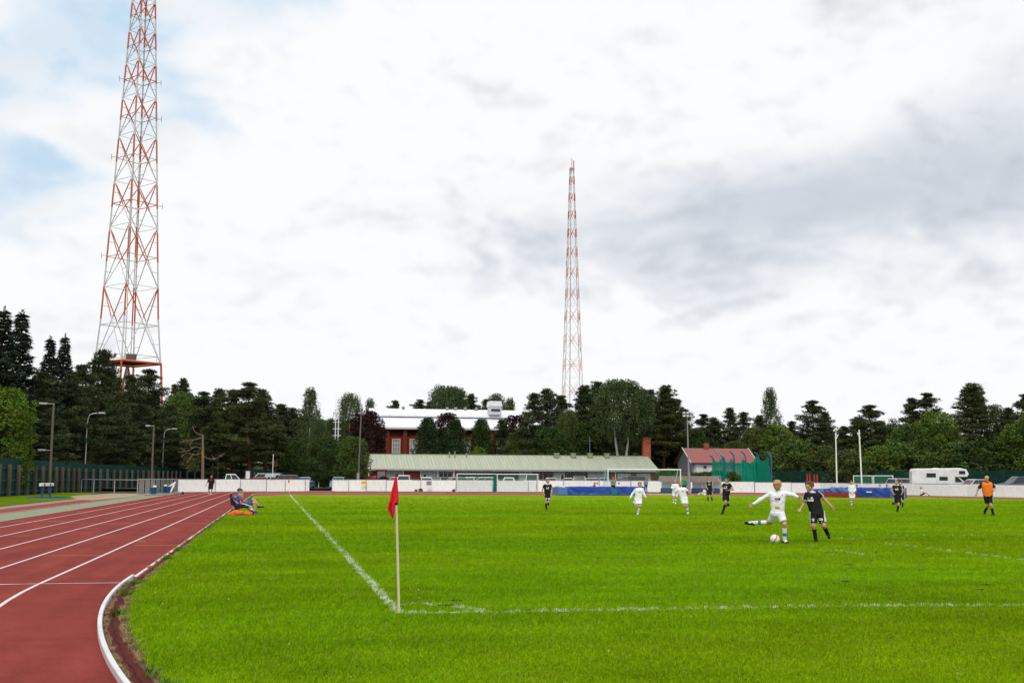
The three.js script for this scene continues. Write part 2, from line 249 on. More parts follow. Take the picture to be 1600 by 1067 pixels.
function distTo(pts, x, z) { let b = 9; for (let i = 1; i < pts.length; i++) { const [x0, z0] = pts[i - 1], [x1, z1] = pts[i], dx = x1 - x0, dz = z1 - z0, t = clamp(((x - x0) * dx + (z - z0) * dz) / (dx * dx + dz * dz)); b = Math.min(b, Math.hypot(x - x0 - t * dx, z - z0 - t * dz)); } return b; }
function scatter(name, label, category, geo, m, spots) {
  const im = new THREE.InstancedMesh(geo, m, spots.length), d = new THREE.Object3D(), c = new THREE.Color();
  spots.forEach(([x, y, z, s, a, col], i) => { d.position.set(x, y, z); d.rotation.set(0, a, 0); d.scale.set(s, s, s); d.updateMatrix(); im.setMatrixAt(i, d.matrix); im.setColorAt(i, c.setRGB(...col)); });
  im.name = name; im.castShadow = im.receiveShadow = true; scene.add(im); return tag(im, label, category, null, 'stuff');
}
{ const r = rng(77), spots = [], marks = [[[1.39, -12.8], [1.3, -60]], goalLine, arcLine, [[14.0, -10], [14.0, -19.3], [14.2, -28]], [[14.2, -28], [24, -27.4], [46, -27]], [[11.9, -24.7], [11.75, -22.5], [11.6, -20.5]]], hold = [.4, .42, .4, .36, .2, .16];
  const put = (x, z) => {
    let col = patchy(x, z); const q = .78 + .55 * r(), y = .9 + .25 * r(); const yl = .80; col = [col[0] * q * y * yl, col[1] * q * .94, col[2] * q];
    const far = smooth(14, 34, -z), w = [.05, .042, .04, .05, .06, .05]; let white = 0; marks.forEach((p, i) => { const d = distTo(p, x, z) + .018 * fbm2(x * 5, z * 5, 2); if (d < w[i]) white = hold[i]; });
    if (white && r() < white) { const b = .48 + .25 * r(); col = [b, b * 1.05, b * .88]; }
    else if (r() < .02) col = [.30, .27, .06];
    spots.push([x, 0, z, (.8 + .5 * r()) * (1 + far * .8), r() * 6.28, col]);
  };
  for (let k = 0; k < 430000 && spots.length < 300000; k++) {
    const z = -7.2 - 90 * Math.pow(r(), 2.7); if (r() < smooth(26, 96, -z)) continue; const lo = grassEdge(z) - .02, hi = Math.min(66, -z * .80 + 1.2), x = lo + (hi - lo) * r();
    put(x, z);
  }
  scatter('grass_blades', 'short green blades of the mown pitch nearest the camera', 'grass', bladeTuft(9, .034, .0045, .5, 5), mat('grass_blade', [1, 1, 1], { roughness: .9, specularIntensity: .06 }), spots);
  const straw = [], weeds = [], clover = [];
  for (let k = 0; k < 16000; k++) { const z = -6.5 - 40 * Math.pow(r(), 1.8), e = r(), x = lineX(-2.1, z) + (e < .28 ? .03 + .035 * r() : .17 + .05 * smooth(-24, -12, z) + .13 * r()); if (fbm2(x * 4, z * 2.1, 3) < (e < .28 ? .25 : .08)) continue; const q = .5 + .7 * r(); straw.push([x, -.012, z, .5 + .7 * r(), r() * 6.28, [.33 * q, .24 * q, .11 * q]]); }
  for (let k = 0; k < 5200; k++) { const z = -7 - 90 * Math.pow(r(), 1.3), x = lineX(-2.1, z) + .13 + .16 * r(); if (fbm2(x * 1.5 + 40, z * .8, 3) < .42 - .25 * smooth(-25, -35, z)) continue; const q = .6 + .6 * r(); weeds.push([x, -.01, z, .8 + .9 * r(), r() * 6.28, [.10 * q, .20 * q, .02 * q]]); }
  for (let k = 0; k < 110; k++) { const z = -8 - 16 * Math.pow(r(), 1.4), x = grassEdge(z) + .1 + 7 * Math.pow(r(), 1.6); if (fbm2(x * .8, z * .8 + 30, 2) < .1) continue; clover.push([x, .03, z, .5 + .6 * r(), 0, [.7, .68, .6]]); }
  scatter('dry_straw', 'dry straw along the worn edge inside the kerb', 'dry grass', bladeTuft(9, .03, .005, 1.6, 8), mat('straw', [1, 1, 1], { roughness: .95 }), straw);
  scatter('edge_weeds', 'green weeds growing along the track edge', 'weeds', bladeTuft(10, .05, .012, .9, 9), mat('weed_leaf', [1, 1, 1], { roughness: .9 }), weeds);
  scatter('clover_heads', 'tiny white clover heads dotted in the grass', 'clover', new THREE.IcosahedronGeometry(.0065, 1), mat('clover_head', [1, 1, 1]), clover);
}
// bare scuffs in the turf
{ const soil = stripM('turf_soil', [.06, .042, .022]); const r = rng(5);
  for (const [px, py, w] of [[1297, 865, .22], [1369, 864, .18], [1325, 884, .18], [1322, 910.5, .15], [1440, 893, .1], [1541, 916, .16], [1532, 924, .12], [695, 948.5, .2], [712, 941, .18], [660, 858, .16], [648, 850, .12], [625, 856, .15], [787, 860, .2], [640, 788, .5], [757, 810, .4], [935, 684 + 190, .12]]) {
    const [x, z] = G(px, py), s = new THREE.Shape(); for (let i = 0; i <= 12; i++) { const a = i / 12 * 6.283, q = w * .55 * (.55 + .4 * r()); i ? s.lineTo(Math.cos(a) * q, Math.sin(a) * q * .7) : s.moveTo(q, 0); }
    const g = new THREE.ExtrudeGeometry(s, { depth: .012, bevelEnabled: false }).rotateX(-Math.PI / 2).translate(x, z > -30 ? .018 : .004, z);
    const o = mesh('turf_scuff', g, soil); o.userData.kind = 'structure';
  } }

// ---------- stadium wall ----------
const wallM = [[.88, .89, .885], [.92, .925, .92], [.85, .86, .855]].map((c, i) => mat('whitewashed_concrete', c, { map: texture(512, 3.1 + i, (u, v, r) => { const st = tB(u * 3 % 1, v * .35) * .5 + tC(u, v) * .5, sp = tD(u, v) > .90 && tB(u, v) > .6 ? .55 : 1; const q = clamp(.80 + .24 * st + .04 * r()) * sp; return [q, q * .985, q * .96]; }), roughness: .95 }));
const alongLine = (pts) => { const L = [0]; for (let i = 1; i < pts.length; i++) L.push(L[i - 1] + Math.hypot(pts[i][0] - pts[i - 1][0], pts[i][1] - pts[i - 1][1])); return { len: L.at(-1), at(s) { let i = 1; while (i < pts.length - 1 && L[i] < s) i++; const t = (s - L[i - 1]) / (L[i] - L[i - 1]); return [lerp(pts[i - 1][0], pts[i][0], t), lerp(pts[i - 1][1], pts[i][1], t)]; } }; };
function panelWall(label, pts, widths, hAt) {
  const o = thing('stadium_wall', label, 'wall', [pts[0][0], 0, pts[0][1]]), line = alongLine(pts); let s = 0, i = 0;
  const [ox, oz] = pts[0];
  while (s < line.len - .5) {
    const e = Math.min(line.len, s + widths[i % widths.length]), a = line.at(s), b = line.at(e), L = Math.hypot(b[0] - a[0], b[1] - a[1]), ang = -Math.atan2(b[1] - a[1], b[0] - a[0]), h = hAt((a[0] + b[0]) / 2), x = (a[0] + b[0]) / 2 - ox, z = (a[1] + b[1]) / 2 - oz;
    mesh('wall_panel', box(L - .05, h, .16, x, h / 2 - .05 + .012 * ((i * 7) % 3), z, ang), wallM[i % 3], o);
    mesh('rail', box(L, .05, .05, x, h + .02, z + .0, ang), M.steel, o);
    mesh('post', new THREE.CylinderGeometry(.035, .035, h + .12, 6).translate(a[0] - ox, h / 2 - .02, a[1] - oz + .14), M.steel, o);
    s = e; i++;
  }
  return o;
}
panelWall('white concrete panel wall at the end of the running lanes, left of the gap', WALL.slice(0, 3), [4.6, 3.2, 3.3, 2.4, 2.6, 2.2], () => 1.33);
panelWall('long white concrete panel wall behind the far goal and mats, right of the gap', WALL.slice(3), [2.0, 2.1, 2.4, 4.2, 4.4, 4.4, 4.4, 4.3, 4.4, 3.9, 4.3], (x) => lerp(1.32, 1.1, smooth(45, 70, x)));
{ // small plates on the wall
  const yb = HT(568, 754, 138), [x, z] = P(568, 138.1); tag(mesh('notice_plate', box(.62, .34, .03, x, yb, z + .2), M.yellow), 'small yellow notice fixed on the white wall left of the corner flag', 'sign');
  const [x2, z2] = P(670, 138.3); const v = thing('wall_vent', 'grey louvred vent set in the white wall under the parked cars', 'vent', [x2, .72, z2 + .17]); mesh('frame', box(.62, .5, .04, 0, .25, 0), M.grey, v); for (let i = 0; i < 5; i++) mesh('slat', box(.54, .03, .03, 0, .1 + i * .075, .03), M.steel, v);
}

// ---------- green board fence with concrete posts ----------
{ const pts = [[-20.6, -70], [-20.3, -91], [-20.6, -128], P(280, 176), P(345, 190), P(452, 205)];
  const o = thing('board_fence', 'tall dark green board fence with grey concrete posts along the left side', 'fence', [pts[0][0], 0, pts[0][1]]), line = alongLine(pts), greens = [[.006, .052, .042], [.007, .060, .047], [.0055, .046, .038]].map((c) => mat('dark_green_boards', c, { map: grimeMap, roughness: .85 })), railM = mat('faded_green_rail', [.022, .075, .066], { map: grimeMap }), postM = mat('weathered_concrete_post', [.125, .096, .077], { map: grimeMap, roughness: .95 });
  let s = 0, k = 0; const [ox, oz] = pts[0];
  while (s < line.len - 1) {
    const sp = s < 58 ? 3.3 : 2.7, e = Math.min(s + sp, line.len), a = line.at(s), b = line.at(e), L = Math.hypot(b[0] - a[0], b[1] - a[1]), ang = -Math.atan2(b[1] - a[1], b[0] - a[0]), x = (a[0] + b[0]) / 2 - ox, z = (a[1] + b[1]) / 2 - oz, g = Math.max(0, terrain((a[0] + b[0]) / 2, (a[1] + b[1]) / 2)) * 0;
    const nx = Math.sin(ang), nz = Math.cos(ang);
    const boards = []; const nb = Math.round(L / .15); for (let i = 0; i < nb; i++) { const t = (i + .5) / nb - .5, up = 2.9 + .02 * ((i * 5) % 3); boards.push(place(new THREE.BoxGeometry(L / nb - .012, up, .022 + .008 * (i % 2)), x + Math.cos(ang) * t * L, up / 2 + .05 + g, z - Math.sin(ang) * t * L, 0, ang)); }
    mesh('board_panel', metreUV(merge(boards)), greens[(k * 5) % 3], o);
    for (const y of [.35, 1.25, 2.2]) mesh('rail', box(L, .12, .06, x + nx * .07, y + g, z + nz * .07, ang), railM, o);
    mesh('post', box(.29, 2.5, .26, a[0] - ox + nx * .24, 1.22 + g, a[1] - oz + nz * .24, ang), postM, o);
    s = e; k++;
  } }

// ---------- railing and chain-link by the end of the lanes ----------
function wireMesh(w, h, step, r) { const v = []; for (let x = -h; x < w; x += step) { const a0 = Math.max(0, x), a1 = Math.min(w, x + h); if (a1 > a0) { v.push(rod([a0, a0 - x, 0], [a1, a1 - x, 0], r, r, 3)); v.push(rod([a0, h - (a0 - x), .004], [a1, h - (a1 - x), .004], r, r, 3)); } } return merge(v); }
{ const pts = [[-20.2, -127], [-17.6, -118], [-14.6, -110], [-11.7, -102.5]], o = thing('tube_railing', 'thin grey tube railing on the grass in front of the green fence', 'railing', [-20.2, 0, -127]);
  for (let i = 0; i < 4; i++) { const [x, z] = pts[i]; mesh('post', rod([x + 20.2, -.1, z + 127], [x + 20.2, 1.32, z + 127], .045), M.steel, o); if (i) mesh('rail', rod([pts[i - 1][0] + 20.2, 1.3, pts[i - 1][1] + 127], [x + 20.2, 1.3, z + 127], .04), M.steel, o); }
  const c = thing('chain_link_fence', 'grey chain link fence panels beside the outer lane, blue bins in front', 'fence', [-11.7, 0, -102.5]), n = 8, L = 27.4, w = L / n;
  for (let i = 0; i <= n; i++) { mesh('post', rod([i * .12, -.1, -i * w], [i * .12, 1.42, -i * w], .04), M.steel, c); if (i) { mesh('rail', rod([(i - 1) * .12, 1.36, -(i - 1) * w], [i * .12, 1.36, -i * w], .03), M.steel, c); const net = mesh('wire_mesh', wireMesh(w - .1, 1.26, .10, .006), M.steel, c); net.position.set((i - .5 + .5) * .12, .06, -i * w + .05); net.rotation.y = -Math.PI / 2; } }
}

// ---------- clubhouse: long low building ----------
const brickM = (c, s) => mat('brick_wall', c, { map: texture(512, s, (u, v, r) => { const row = Math.floor(v * 40), bx = u * 12 + (row % 2) * .5, fx = bx - Math.floor(bx), fy = v * 40 - row, id = Math.sin((Math.floor(bx) % 12) * 12.9 + row * 78.2) * 43758.5, h = id - Math.floor(id); const joint = fy < .12 || fx < .035; return joint ? .75 : clamp(.66 + .34 * h + .08 * r()); }), roughness: .95 });
{ const X0 = 12.6, X1 = 55.4, Z = -160, EV = 2.72, RG = 5.0, DEP = 4.6, W = X1 - X0;
  const o = thing('clubhouse', 'long low brick clubhouse with pale green seamed metal roof behind the parked cars', 'building', [X0, 0, Z]);
  const br = brickM([.30, .085, .052], 2.6), dbr = brickM([.27, .072, .046], 2.6), pale = mat('grey_green_boarding', [.44, .50, .46], { map: grimeMap }), roofM = mat('green_grey_metal_roof', [.41, .43, .355], { map: texture(512, 9, (u, v, r) => { const st = tB(u * 3 % 1, v * .3), lich = tC(u, v) * tB(v, u); return [.80 + .2 * st - .12 * lich, .82 + .18 * st - .04 * lich, .80 + .18 * st - .22 * lich]; }), roughness: .7 }), greenRoof = mat('mossy_metal_roof', [.27, .31, .19], { map: grimeMap, roughness: .8 }), trim = mat('cream_trim', [.76, .73, .69], { roughness: .7 });
  // walls: brick and boarding bays (from, to, kind), set back under the eaves
  const bay = (px) => P(px, 1)[0] / -P(px, 1)[1] * -Z - X0, zw = -.6;
  const bays = [[574, 600, 'b'], [602, 629, 'd'], [631, 657, 'b'], [659, 683, 'd'], [685, 708, 'w'], [710, 1028, 'c']];
  mesh('wall', box(W - .6, EV - .1, 7.2, W / 2, (EV - .1) / 2, zw - 3.62), dbr, o);
  const wallPart = (a, b, y0, y1, m, out = .08) => mesh('wall_bay', box(b - a, y1 - y0, .12, (a + b) / 2, (y0 + y1) / 2, zw + out), m, o);
  wallPart(bay(574), bay(601), 0, EV - .12, dbr); wallPart(bay(602), bay(630), 0, EV - .12, pale); wallPart(bay(631), bay(657), 0, EV - .12, dbr, .1); wallPart(bay(659), bay(684), 0, EV - .12, pale);
  wallPart(bay(685), bay(980), 0, 1.35, dbr, .1); wallPart(bay(866), bay(884), 0, EV - .12, pale, .14); wallPart(bay(920), bay(952), 0, EV - .12, pale, .14); wallPart(bay(955), bay(1028), 0, EV - .12, br, .16);
  wallPart(bay(812), bay(832), 0, EV - .12, pale, .14);
  for (const px of [600.8, 630, 657.5, 684, 709]) mesh('post', box(.16, EV - .1, .16, bay(px), (EV - .1) / 2, zw + .35), trim, o);
  mesh('corner_post', rod([.12, 0, .1], [.12, EV, .1], .08, .08, 8), trim, o); mesh('corner_post', rod([bay(709), 0, .1], [bay(709), EV, .1], .08, .08, 8), trim, o);
  const door = (px0, px1, h) => { const a = bay(px0), b = bay(px1), d = mesh('door', box(b - a, h, .08, (a + b) / 2, h / 2, zw + .17), M.black, o); mesh('door_frame', [box(.08, h + .06, .1, a - .05, h / 2, zw + .18), box(.08, h + .06, .1, b + .05, h / 2, zw + .18)], trim, d); };
  door(617, 623, 2.1); door(662, 666, 2.1); door(878, 882, 2.1);
  const win = (px0, px1, y0, y1, nx, ny, fm = trim, gm = M.glass, out = .2) => {
    const a = bay(px0), b = bay(px1), w = mesh('window', merge([box(b - a + .1, .07, .1, (a + b) / 2, y1, zw + out), box(b - a + .1, .07, .1, (a + b) / 2, y0, zw + out), box(.07, y1 - y0 - .07, .1, a, (y0 + y1) / 2, zw + out), box(.07, y1 - y0 - .07, .1, b, (y0 + y1) / 2, zw + out)]), fm, o);
    for (let i = 0; i < nx; i++) for (let j = 0; j < ny; j++) mesh('pane', box((b - a) / nx - .04, (y1 - y0) / ny - .04, .02, lerp(a, b, (i + .5) / nx), lerp(y0, y1, (j + .5) / ny), zw + out - .02), gm, w);
    for (let i = 1; i < nx; i++) mesh('mullion', box(.05, y1 - y0 - .07, .07, lerp(a, b, i / nx), (y0 + y1) / 2, zw + out + .004), fm, w);
  };
  win(686, 707, 1.5, 2.5, 3, 2); for (const [a, b, n] of [[712, 736, 4], [738, 764, 5], [766, 790, 4], [792, 811, 3], [833, 849, 3], [850, 865, 2], [886, 900, 2], [901, 919, 3]]) win(a, b, 1.45, 2.5, n, 2, M.grey);
  const curtain = mat('curtained_glass', [.42, .46, .48], { roughness: .25 });
  win(967, 986.5, 1.05, 2.32, 3, 1, M.white, curtain, .26); win(997, 1017, 1.05, 2.32, 3, 1, M.white, curtain, .26);
  // roof slope with seams, fascia, hip at the left end
  const xr = 43.4 - X0, roofPart = (x0, x1, r0, r1, m) => { const t = .05, g = bulk([x0, EV + .12, .35, x1, EV + .12, .35, r1, RG, -DEP, r0, RG, -DEP, x0, EV + .12 - t, .35, x1, EV + .12 - t, .35, r1, RG - t, -DEP, r0, RG - t, -DEP], [0, 1, 2, 0, 2, 3, 4, 6, 5, 4, 7, 6, 0, 4, 5, 0, 5, 1, 1, 5, 6, 1, 6, 2, 0, 3, 7, 0, 7, 4]); const q = metreUV(g); q.computeVertexNormals(); return q; };
  const split = bay(835), roof = mesh('roof', roofPart(-.15, split, .55, split, roofM), roofM, o);
  mesh('roof_section', roofPart(split, W + .15, split, W - .1, roofM), roofM, o);
  mesh('roof_back', bulk([.55, RG, -DEP, W, RG, -DEP, W + .15, EV, -9.6, -.15, EV, -9.6], [0, 1, 2, 0, 2, 3]), greenRoof, o);
  mesh('gable', bulk([W - .3, 0, zw, W - .3, EV, zw, W - .3, RG - .1, -DEP, W - .3, EV, -8.6, W - .3, 0, -8.6], [0, 1, 2, 0, 2, 3, 0, 3, 4]), br, o);
  mesh('gable', bulk([.1, EV, .2, .55, RG - .08, -DEP, .1, EV, -9.2], [0, 1, 2]), dbr, o);
  const sl = Math.hypot(RG - EV - .12, DEP + .35), seams = [], seams2 = []; for (let x = .1; x < W; x += .44) { const t = x < .6 ? .6 - x : 0; (x < split ? seams : seams2).push(box(.035, .045, sl - t * 6, 0, .028, -sl / 2 + t * 3).applyMatrix4(new THREE.Matrix4().makeRotationX(Math.atan2(RG - EV - .12, DEP + .35))).translate(x, EV + .12, .35)); }
  mesh('roof_seam', seams, roofM, roof).userData.kind = 'stuff'; mesh('roof_seam', seams2, roofM, roof).userData.kind = 'stuff';
  mesh('ridge_cap', box(W - .7, .08, .25, W / 2 + .3, RG + .03, -DEP), greenRoof, o);
  mesh('fascia', box(W + .4, .22, .06, W / 2, EV + .0, .36), trim, o); mesh('gutter', box(W + .3, .07, .1, W / 2, EV + .08, .45), pale, o); mesh('soffit', box(W, .04, 1.4, W / 2, EV - .08, -.38), trim, o);
  for (const px of [870.5, 897, 924, 951]) { const x = bay(px) + .9, v = mesh('roof_vent', box(.72, .7, .55, x, RG - .05, -DEP + .75), greenRoof, o); mesh('vent_cap', box(.82, .07, .65, x, RG + .33, -DEP + .75), roofM, v); }
  for (const [px, h] of [[704.5, .6], [713, .6], [731.5, .42]]) mesh('vent_pipe', rod([bay(px) + .3, RG - .7, -DEP + 1], [bay(px) + .3, RG + h - .15, -DEP + 1], .12, .09, 8), greenRoof, o);
  mesh('antenna', [rod([bay(924) + .9, RG + .2, -DEP + .7], [bay(924) + .9, RG + 2.9, -DEP + .7], .03), rod([bay(924) + .7, RG + 2.2, -DEP + .7], [bay(924) + 1.4, RG + 2.25, -DEP + .7], .02)], M.grey, o);
  // brick chimney at the right end
  const cx = bay(1017) + 1.0, ch = mesh('chimney', box(1.25, 4.4, .9, cx, 5.55, -DEP - .3), brickM([.42, .115, .06], 2.6), o);
  mesh('chimney_crown', [box(1.38, .2, 1.02, cx, 7.72, -DEP - .3)], br, ch); for (let i = -1; i <= 1; i++) mesh('flue', box(.24, .16, .3, cx + i * .36, 7.86, -DEP - .3), M.black, ch);
  mesh('ladder', [rod([cx - .1, 4.6, -DEP + .2], [cx - .1, 5.8, -DEP + .2], .03), rod([cx - .4, 5.7, -DEP + .2], [cx + .3, 5.7, -DEP + .2], .03)], M.grey, ch);
  mesh('doorway_sign', box(.3, .5, .04, bay(661), 1.9, zw + .17), M.yellow, o);
  mesh('downpipe', rod([bay(962), .2, .0], [bay(962), EV, .0], .06), trim, o);
}

// ---------- brick hall with stepped metal roof ----------
{ const Z = -203, bx = (px) => P(px, 1)[0] / -P(px, 1)[1] * -Z, X0 = bx(584), X1 = bx(836), W = X1 - X0, EV = 10.2;
  const o = thing('brick_hall', 'large dark red brick hall with tall windows and shining white metal roof', 'building', [X0, 0, Z]);
  const br = brickM([.155, .032, .022], 3), pil = brickM([.175, .038, .026], 3), metal = mat('bright_metal_roof', [.80, .82, .86], { roughness: .5, metalness: .0, map: grimeMap }), trim = mat('roof_edge', [.55, .56, .57]), cream = mat('cream_window_frame', [.62, .55, .38]);
  mesh('wall', box(W, EV + 2, 20, W / 2, EV / 2 - 1, -10.2), br, o);
  const pitch = 3.19, p0 = bx(604) - X0;
  for (let i = 0; i * pitch + p0 < W - 2.4; i++) {
    const x = p0 + i * pitch; mesh('pilaster', box(.72, EV + .9, .3, x, EV / 2 - .5, .0), pil, o);
    const wx = x + pitch / 2, y0 = 2.5, y1 = 8.5, w = mesh('window', [box(1.5, .12, .2, wx, y1, -.12), box(1.5, .12, .2, wx, y0, -.12), box(.13, y1 - y0 - .12, .2, wx - .69, (y0 + y1) / 2, -.12), box(.13, y1 - y0 - .12, .2, wx + .69, (y0 + y1) / 2, -.12)], cream, o);
    mesh('pane', box(1.26, y1 - y0 - .12, .04, wx, (y0 + y1) / 2, -.17), mat('hall_glass', [.22, .26, .30], { roughness: .12 }), w);
    mesh('muntin', [-.23, .23].map((q) => box(.09, y1 - y0 - .12, .08, wx + q, (y0 + y1) / 2, -.11)), cream, w);
    mesh('muntin', Array.from({ length: 7 }, (_, k) => box(1.25, .1, .07, wx, y0 + (k + 1) * (y1 - y0) / 8, -.108)), cream, w);
  }
  const slope = (z0, y0, z1, y1, t) => { const g = metreUV(bulk([-.4, y0, z0, W + .4, y0, z0, W + .4, y1, z1, -.4, y1, z1, -.4, y0 - t, z0, W + .4, y0 - t, z0, W + .4, y1 - t, z1, -.4, y1 - t, z1], [0, 1, 2, 0, 2, 3, 4, 6, 5, 4, 7, 6, 0, 4, 5, 0, 5, 1, 1, 5, 6, 1, 6, 2, 0, 3, 7, 0, 7, 4, 3, 2, 6, 3, 6, 7])); g.computeVertexNormals(); return g; };
  const rf = mesh('roof', slope(.5, EV + .5, -5.6, 12.75, .12), metal, o); mesh('upper_roof', slope(-5.2, 13.2, -9.4, 14.6, .3), metal, o); mesh('roof_back', slope(-9.4, 14.55, -20.5, EV + .3, .3), metal, o);
  mesh('roof_step', box(W, .9, .3, W / 2, 12.75, -5.7), M.grey, rf); mesh('fascia', box(W + .9, .34, .12, W / 2, EV + .28, .58), trim, o);
  const dx = bx(781) - X0; mesh('roof_lantern', [box(2.3, 1.6, 2.4, dx, 14.2, -5.6)], trim, o); mesh('lantern_roof', place(poly([[-1.3, 0], [1.3, 0], [1.1, 1.0], [-1.1, 1.0]], 2.7), dx, 15, -5.7), metal, o); mesh('lantern_window', box(1.7, .5, .06, dx, 14.3, -4.37), M.glass, o);
  for (const px of [635, 707, 721, 737, 755]) mesh('roof_vent', box(.5, .5, .5, bx(px) - X0 + .2, 14.75, -9), M.grey, o);
}

// ---------- white cottage with red roof ----------
{ const Z = -158, bx = (px) => P(px, 1)[0] / -P(px, 1)[1] * -Z, X0 = bx(1084), X1 = bx(1180), W = X1 - X0;
  const o = thing('cottage', 'white boarded cottage with red tiled roof beside the green throwing cage', 'house', [X0, .6, Z]);
  const wm = mat('white_boards', [.74, .75, .76], { map: grimeMap }), gm = mat('grey_boards', [.26, .27, .28], { map: grimeMap }), rm = mat('red_metal_tiles', [.29, .098, .085], { map: texture(256, 1.6, (u, v, r) => { const a = Math.abs(Math.sin(u * 25)), b = v * 5 % 1; return clamp(.7 + .22 * a + (b < .15 ? -.15 : 0) + .1 * r()); }), roughness: .75 }), tr = mat('cream_bargeboard', [.6, .55, .45]);
  const EV = 3.55, RG = 5.6, D = 6.4; mesh('wall', box(W, EV + .9, D, W / 2, EV / 2 - .3, -D / 2), wm, o);
  mesh('gable', place(poly([[-D / 2, 0], [D / 2, 0], [0, RG - EV]], .12), -.07, EV, -D / 2, 0, Math.PI / 2), gm, o); mesh('gable_wall', box(.1, EV + .8, D - .1, -.06, EV / 2 - .4, -D / 2), gm, o);
  const sl = (z0, z1) => metreUV(bulk([-.5, EV - .15, z0, W + .4, EV - .15, z0, W + .4, RG, z1, -.5, RG, z1, -.5, EV - .3, z0, W + .4, EV - .3, z0, W + .4, RG - .15, z1, -.5, RG - .15, z1], [0, 1, 2, 0, 2, 3, 4, 6, 5, 4, 7, 6, 0, 4, 5, 0, 5, 1, 1, 5, 6, 1, 6, 2, 0, 3, 7, 0, 7, 4]));
  const rf = mesh('roof', sl(.45, -D / 2), rm, o); mesh('roof', sl(-D - .45, -D / 2), rm, o);
  const bb = (x) => mesh('bargeboard', rod([x, EV - .2, .5], [x, RG + .06, -D / 2], .09, .09, 4), tr, rf); bb(-.52); bb(W + .42);
  const lad = (x) => rod([x, EV - .05, .48], [x, RG + .1, -D / 2], .04, .04, 4); mesh('roof_ladder', [lad(4.6), lad(5.05), ...Array.from({ length: 9 }, (_, i) => rod([4.6, lerp(EV, RG, i / 9), lerp(.48, -D / 2, i / 9)], [5.05, lerp(EV, RG, i / 9), lerp(.48, -D / 2, i / 9)], .03, .03, 4))], M.steel, rf);
  mesh('chimney', box(.75, .9, .6, 3.3, RG + .3, -D / 2), brickM([.34, .09, .07], 2), o);
  for (const px of [1102, 1143]) { const x = bx(px) - X0, w = mesh('window', box(.6, .5, .1, x, 2.75, .03), tr, o); mesh('pane', box(.46, .36, .06, x, 2.75, .06), M.glass, w); }
}

// ---------- lattice radio towers ----------
const orangeM = mat('orange_red_steel', [.52, .10, .028], { roughness: .6 }), paleM = mat('pale_steel', [.56, .55, .55], { roughness: .6 });
const unitRod = new THREE.CylinderGeometry(1, 1, 1, 6, 1).translate(0, .5, 0);
function member(parent, name, a, b, r, m) { const o = new THREE.Mesh(unitRod, m); o.castShadow = o.receiveShadow = true; const d = new THREE.Vector3().subVectors(b, a); o.name = name; o.position.copy(a); o.scale.set(r, d.length(), r); o.quaternion.setFromUnitVectors(UPV, d.normalize()); parent.add(o); return o; }
function lattice(o, levels, half, legR, braceR, warm, cool, turn, bandOf) {
  const corner = (y, k) => { const a = turn + k * Math.PI / 2, h = half(y) * Math.SQRT2; return new THREE.Vector3(Math.cos(a) * h, y, Math.sin(a) * h); };
  for (let i = 1; i < levels.length; i++) {
    const y0 = levels[i - 1], y1 = levels[i], ym = (y0 + y1) / 2, [f0, f1] = bandOf(i), ya = lerp(y0, y1, f0), yb = lerp(y0, y1, f1);
    for (let k = 0; k < 4; k++) {
      const c = (y) => corner(y, k), n = (y) => corner(y, (k + 1) % 4);
      if (ya > y0) member(o, 'leg', c(y0), c(ya), legR, cool); member(o, 'leg', c(ya), c(yb), legR * 1.12, warm); if (yb < y1) member(o, 'leg', c(yb), c(y1), legR, cool);
      for (const [A, B] of [[c(y0), n(y1)], [n(y0), c(y1)]]) { const at = (f) => A.clone().lerp(B, f); if (f0 > 0) member(o, 'brace', A, at(f0), braceR, cool); member(o, 'brace', at(f0), at(f1), braceR * 1.25, warm); if (f1 < 1) member(o, 'brace', at(f1), B, braceR, cool); }
      member(o, 'horizontal', c(ym), n(ym), braceR * .9, i % 3 ? cool : warm); member(o, 'horizontal', c(y1), n(y1), braceR * .6, cool);
      for (const q of [.25, .75]) { const y = lerp(y0, y1, q), m0 = c(y), t = q < .5 ? c(y0).lerp(n(y1), q) : n(y0).lerp(c(y1), 1 - q + .0); member(o, 'strut', m0, q < .5 ? t : c(y1).lerp(n(y0), 1 - q), braceR * .6, cool); }
    }
  }
}
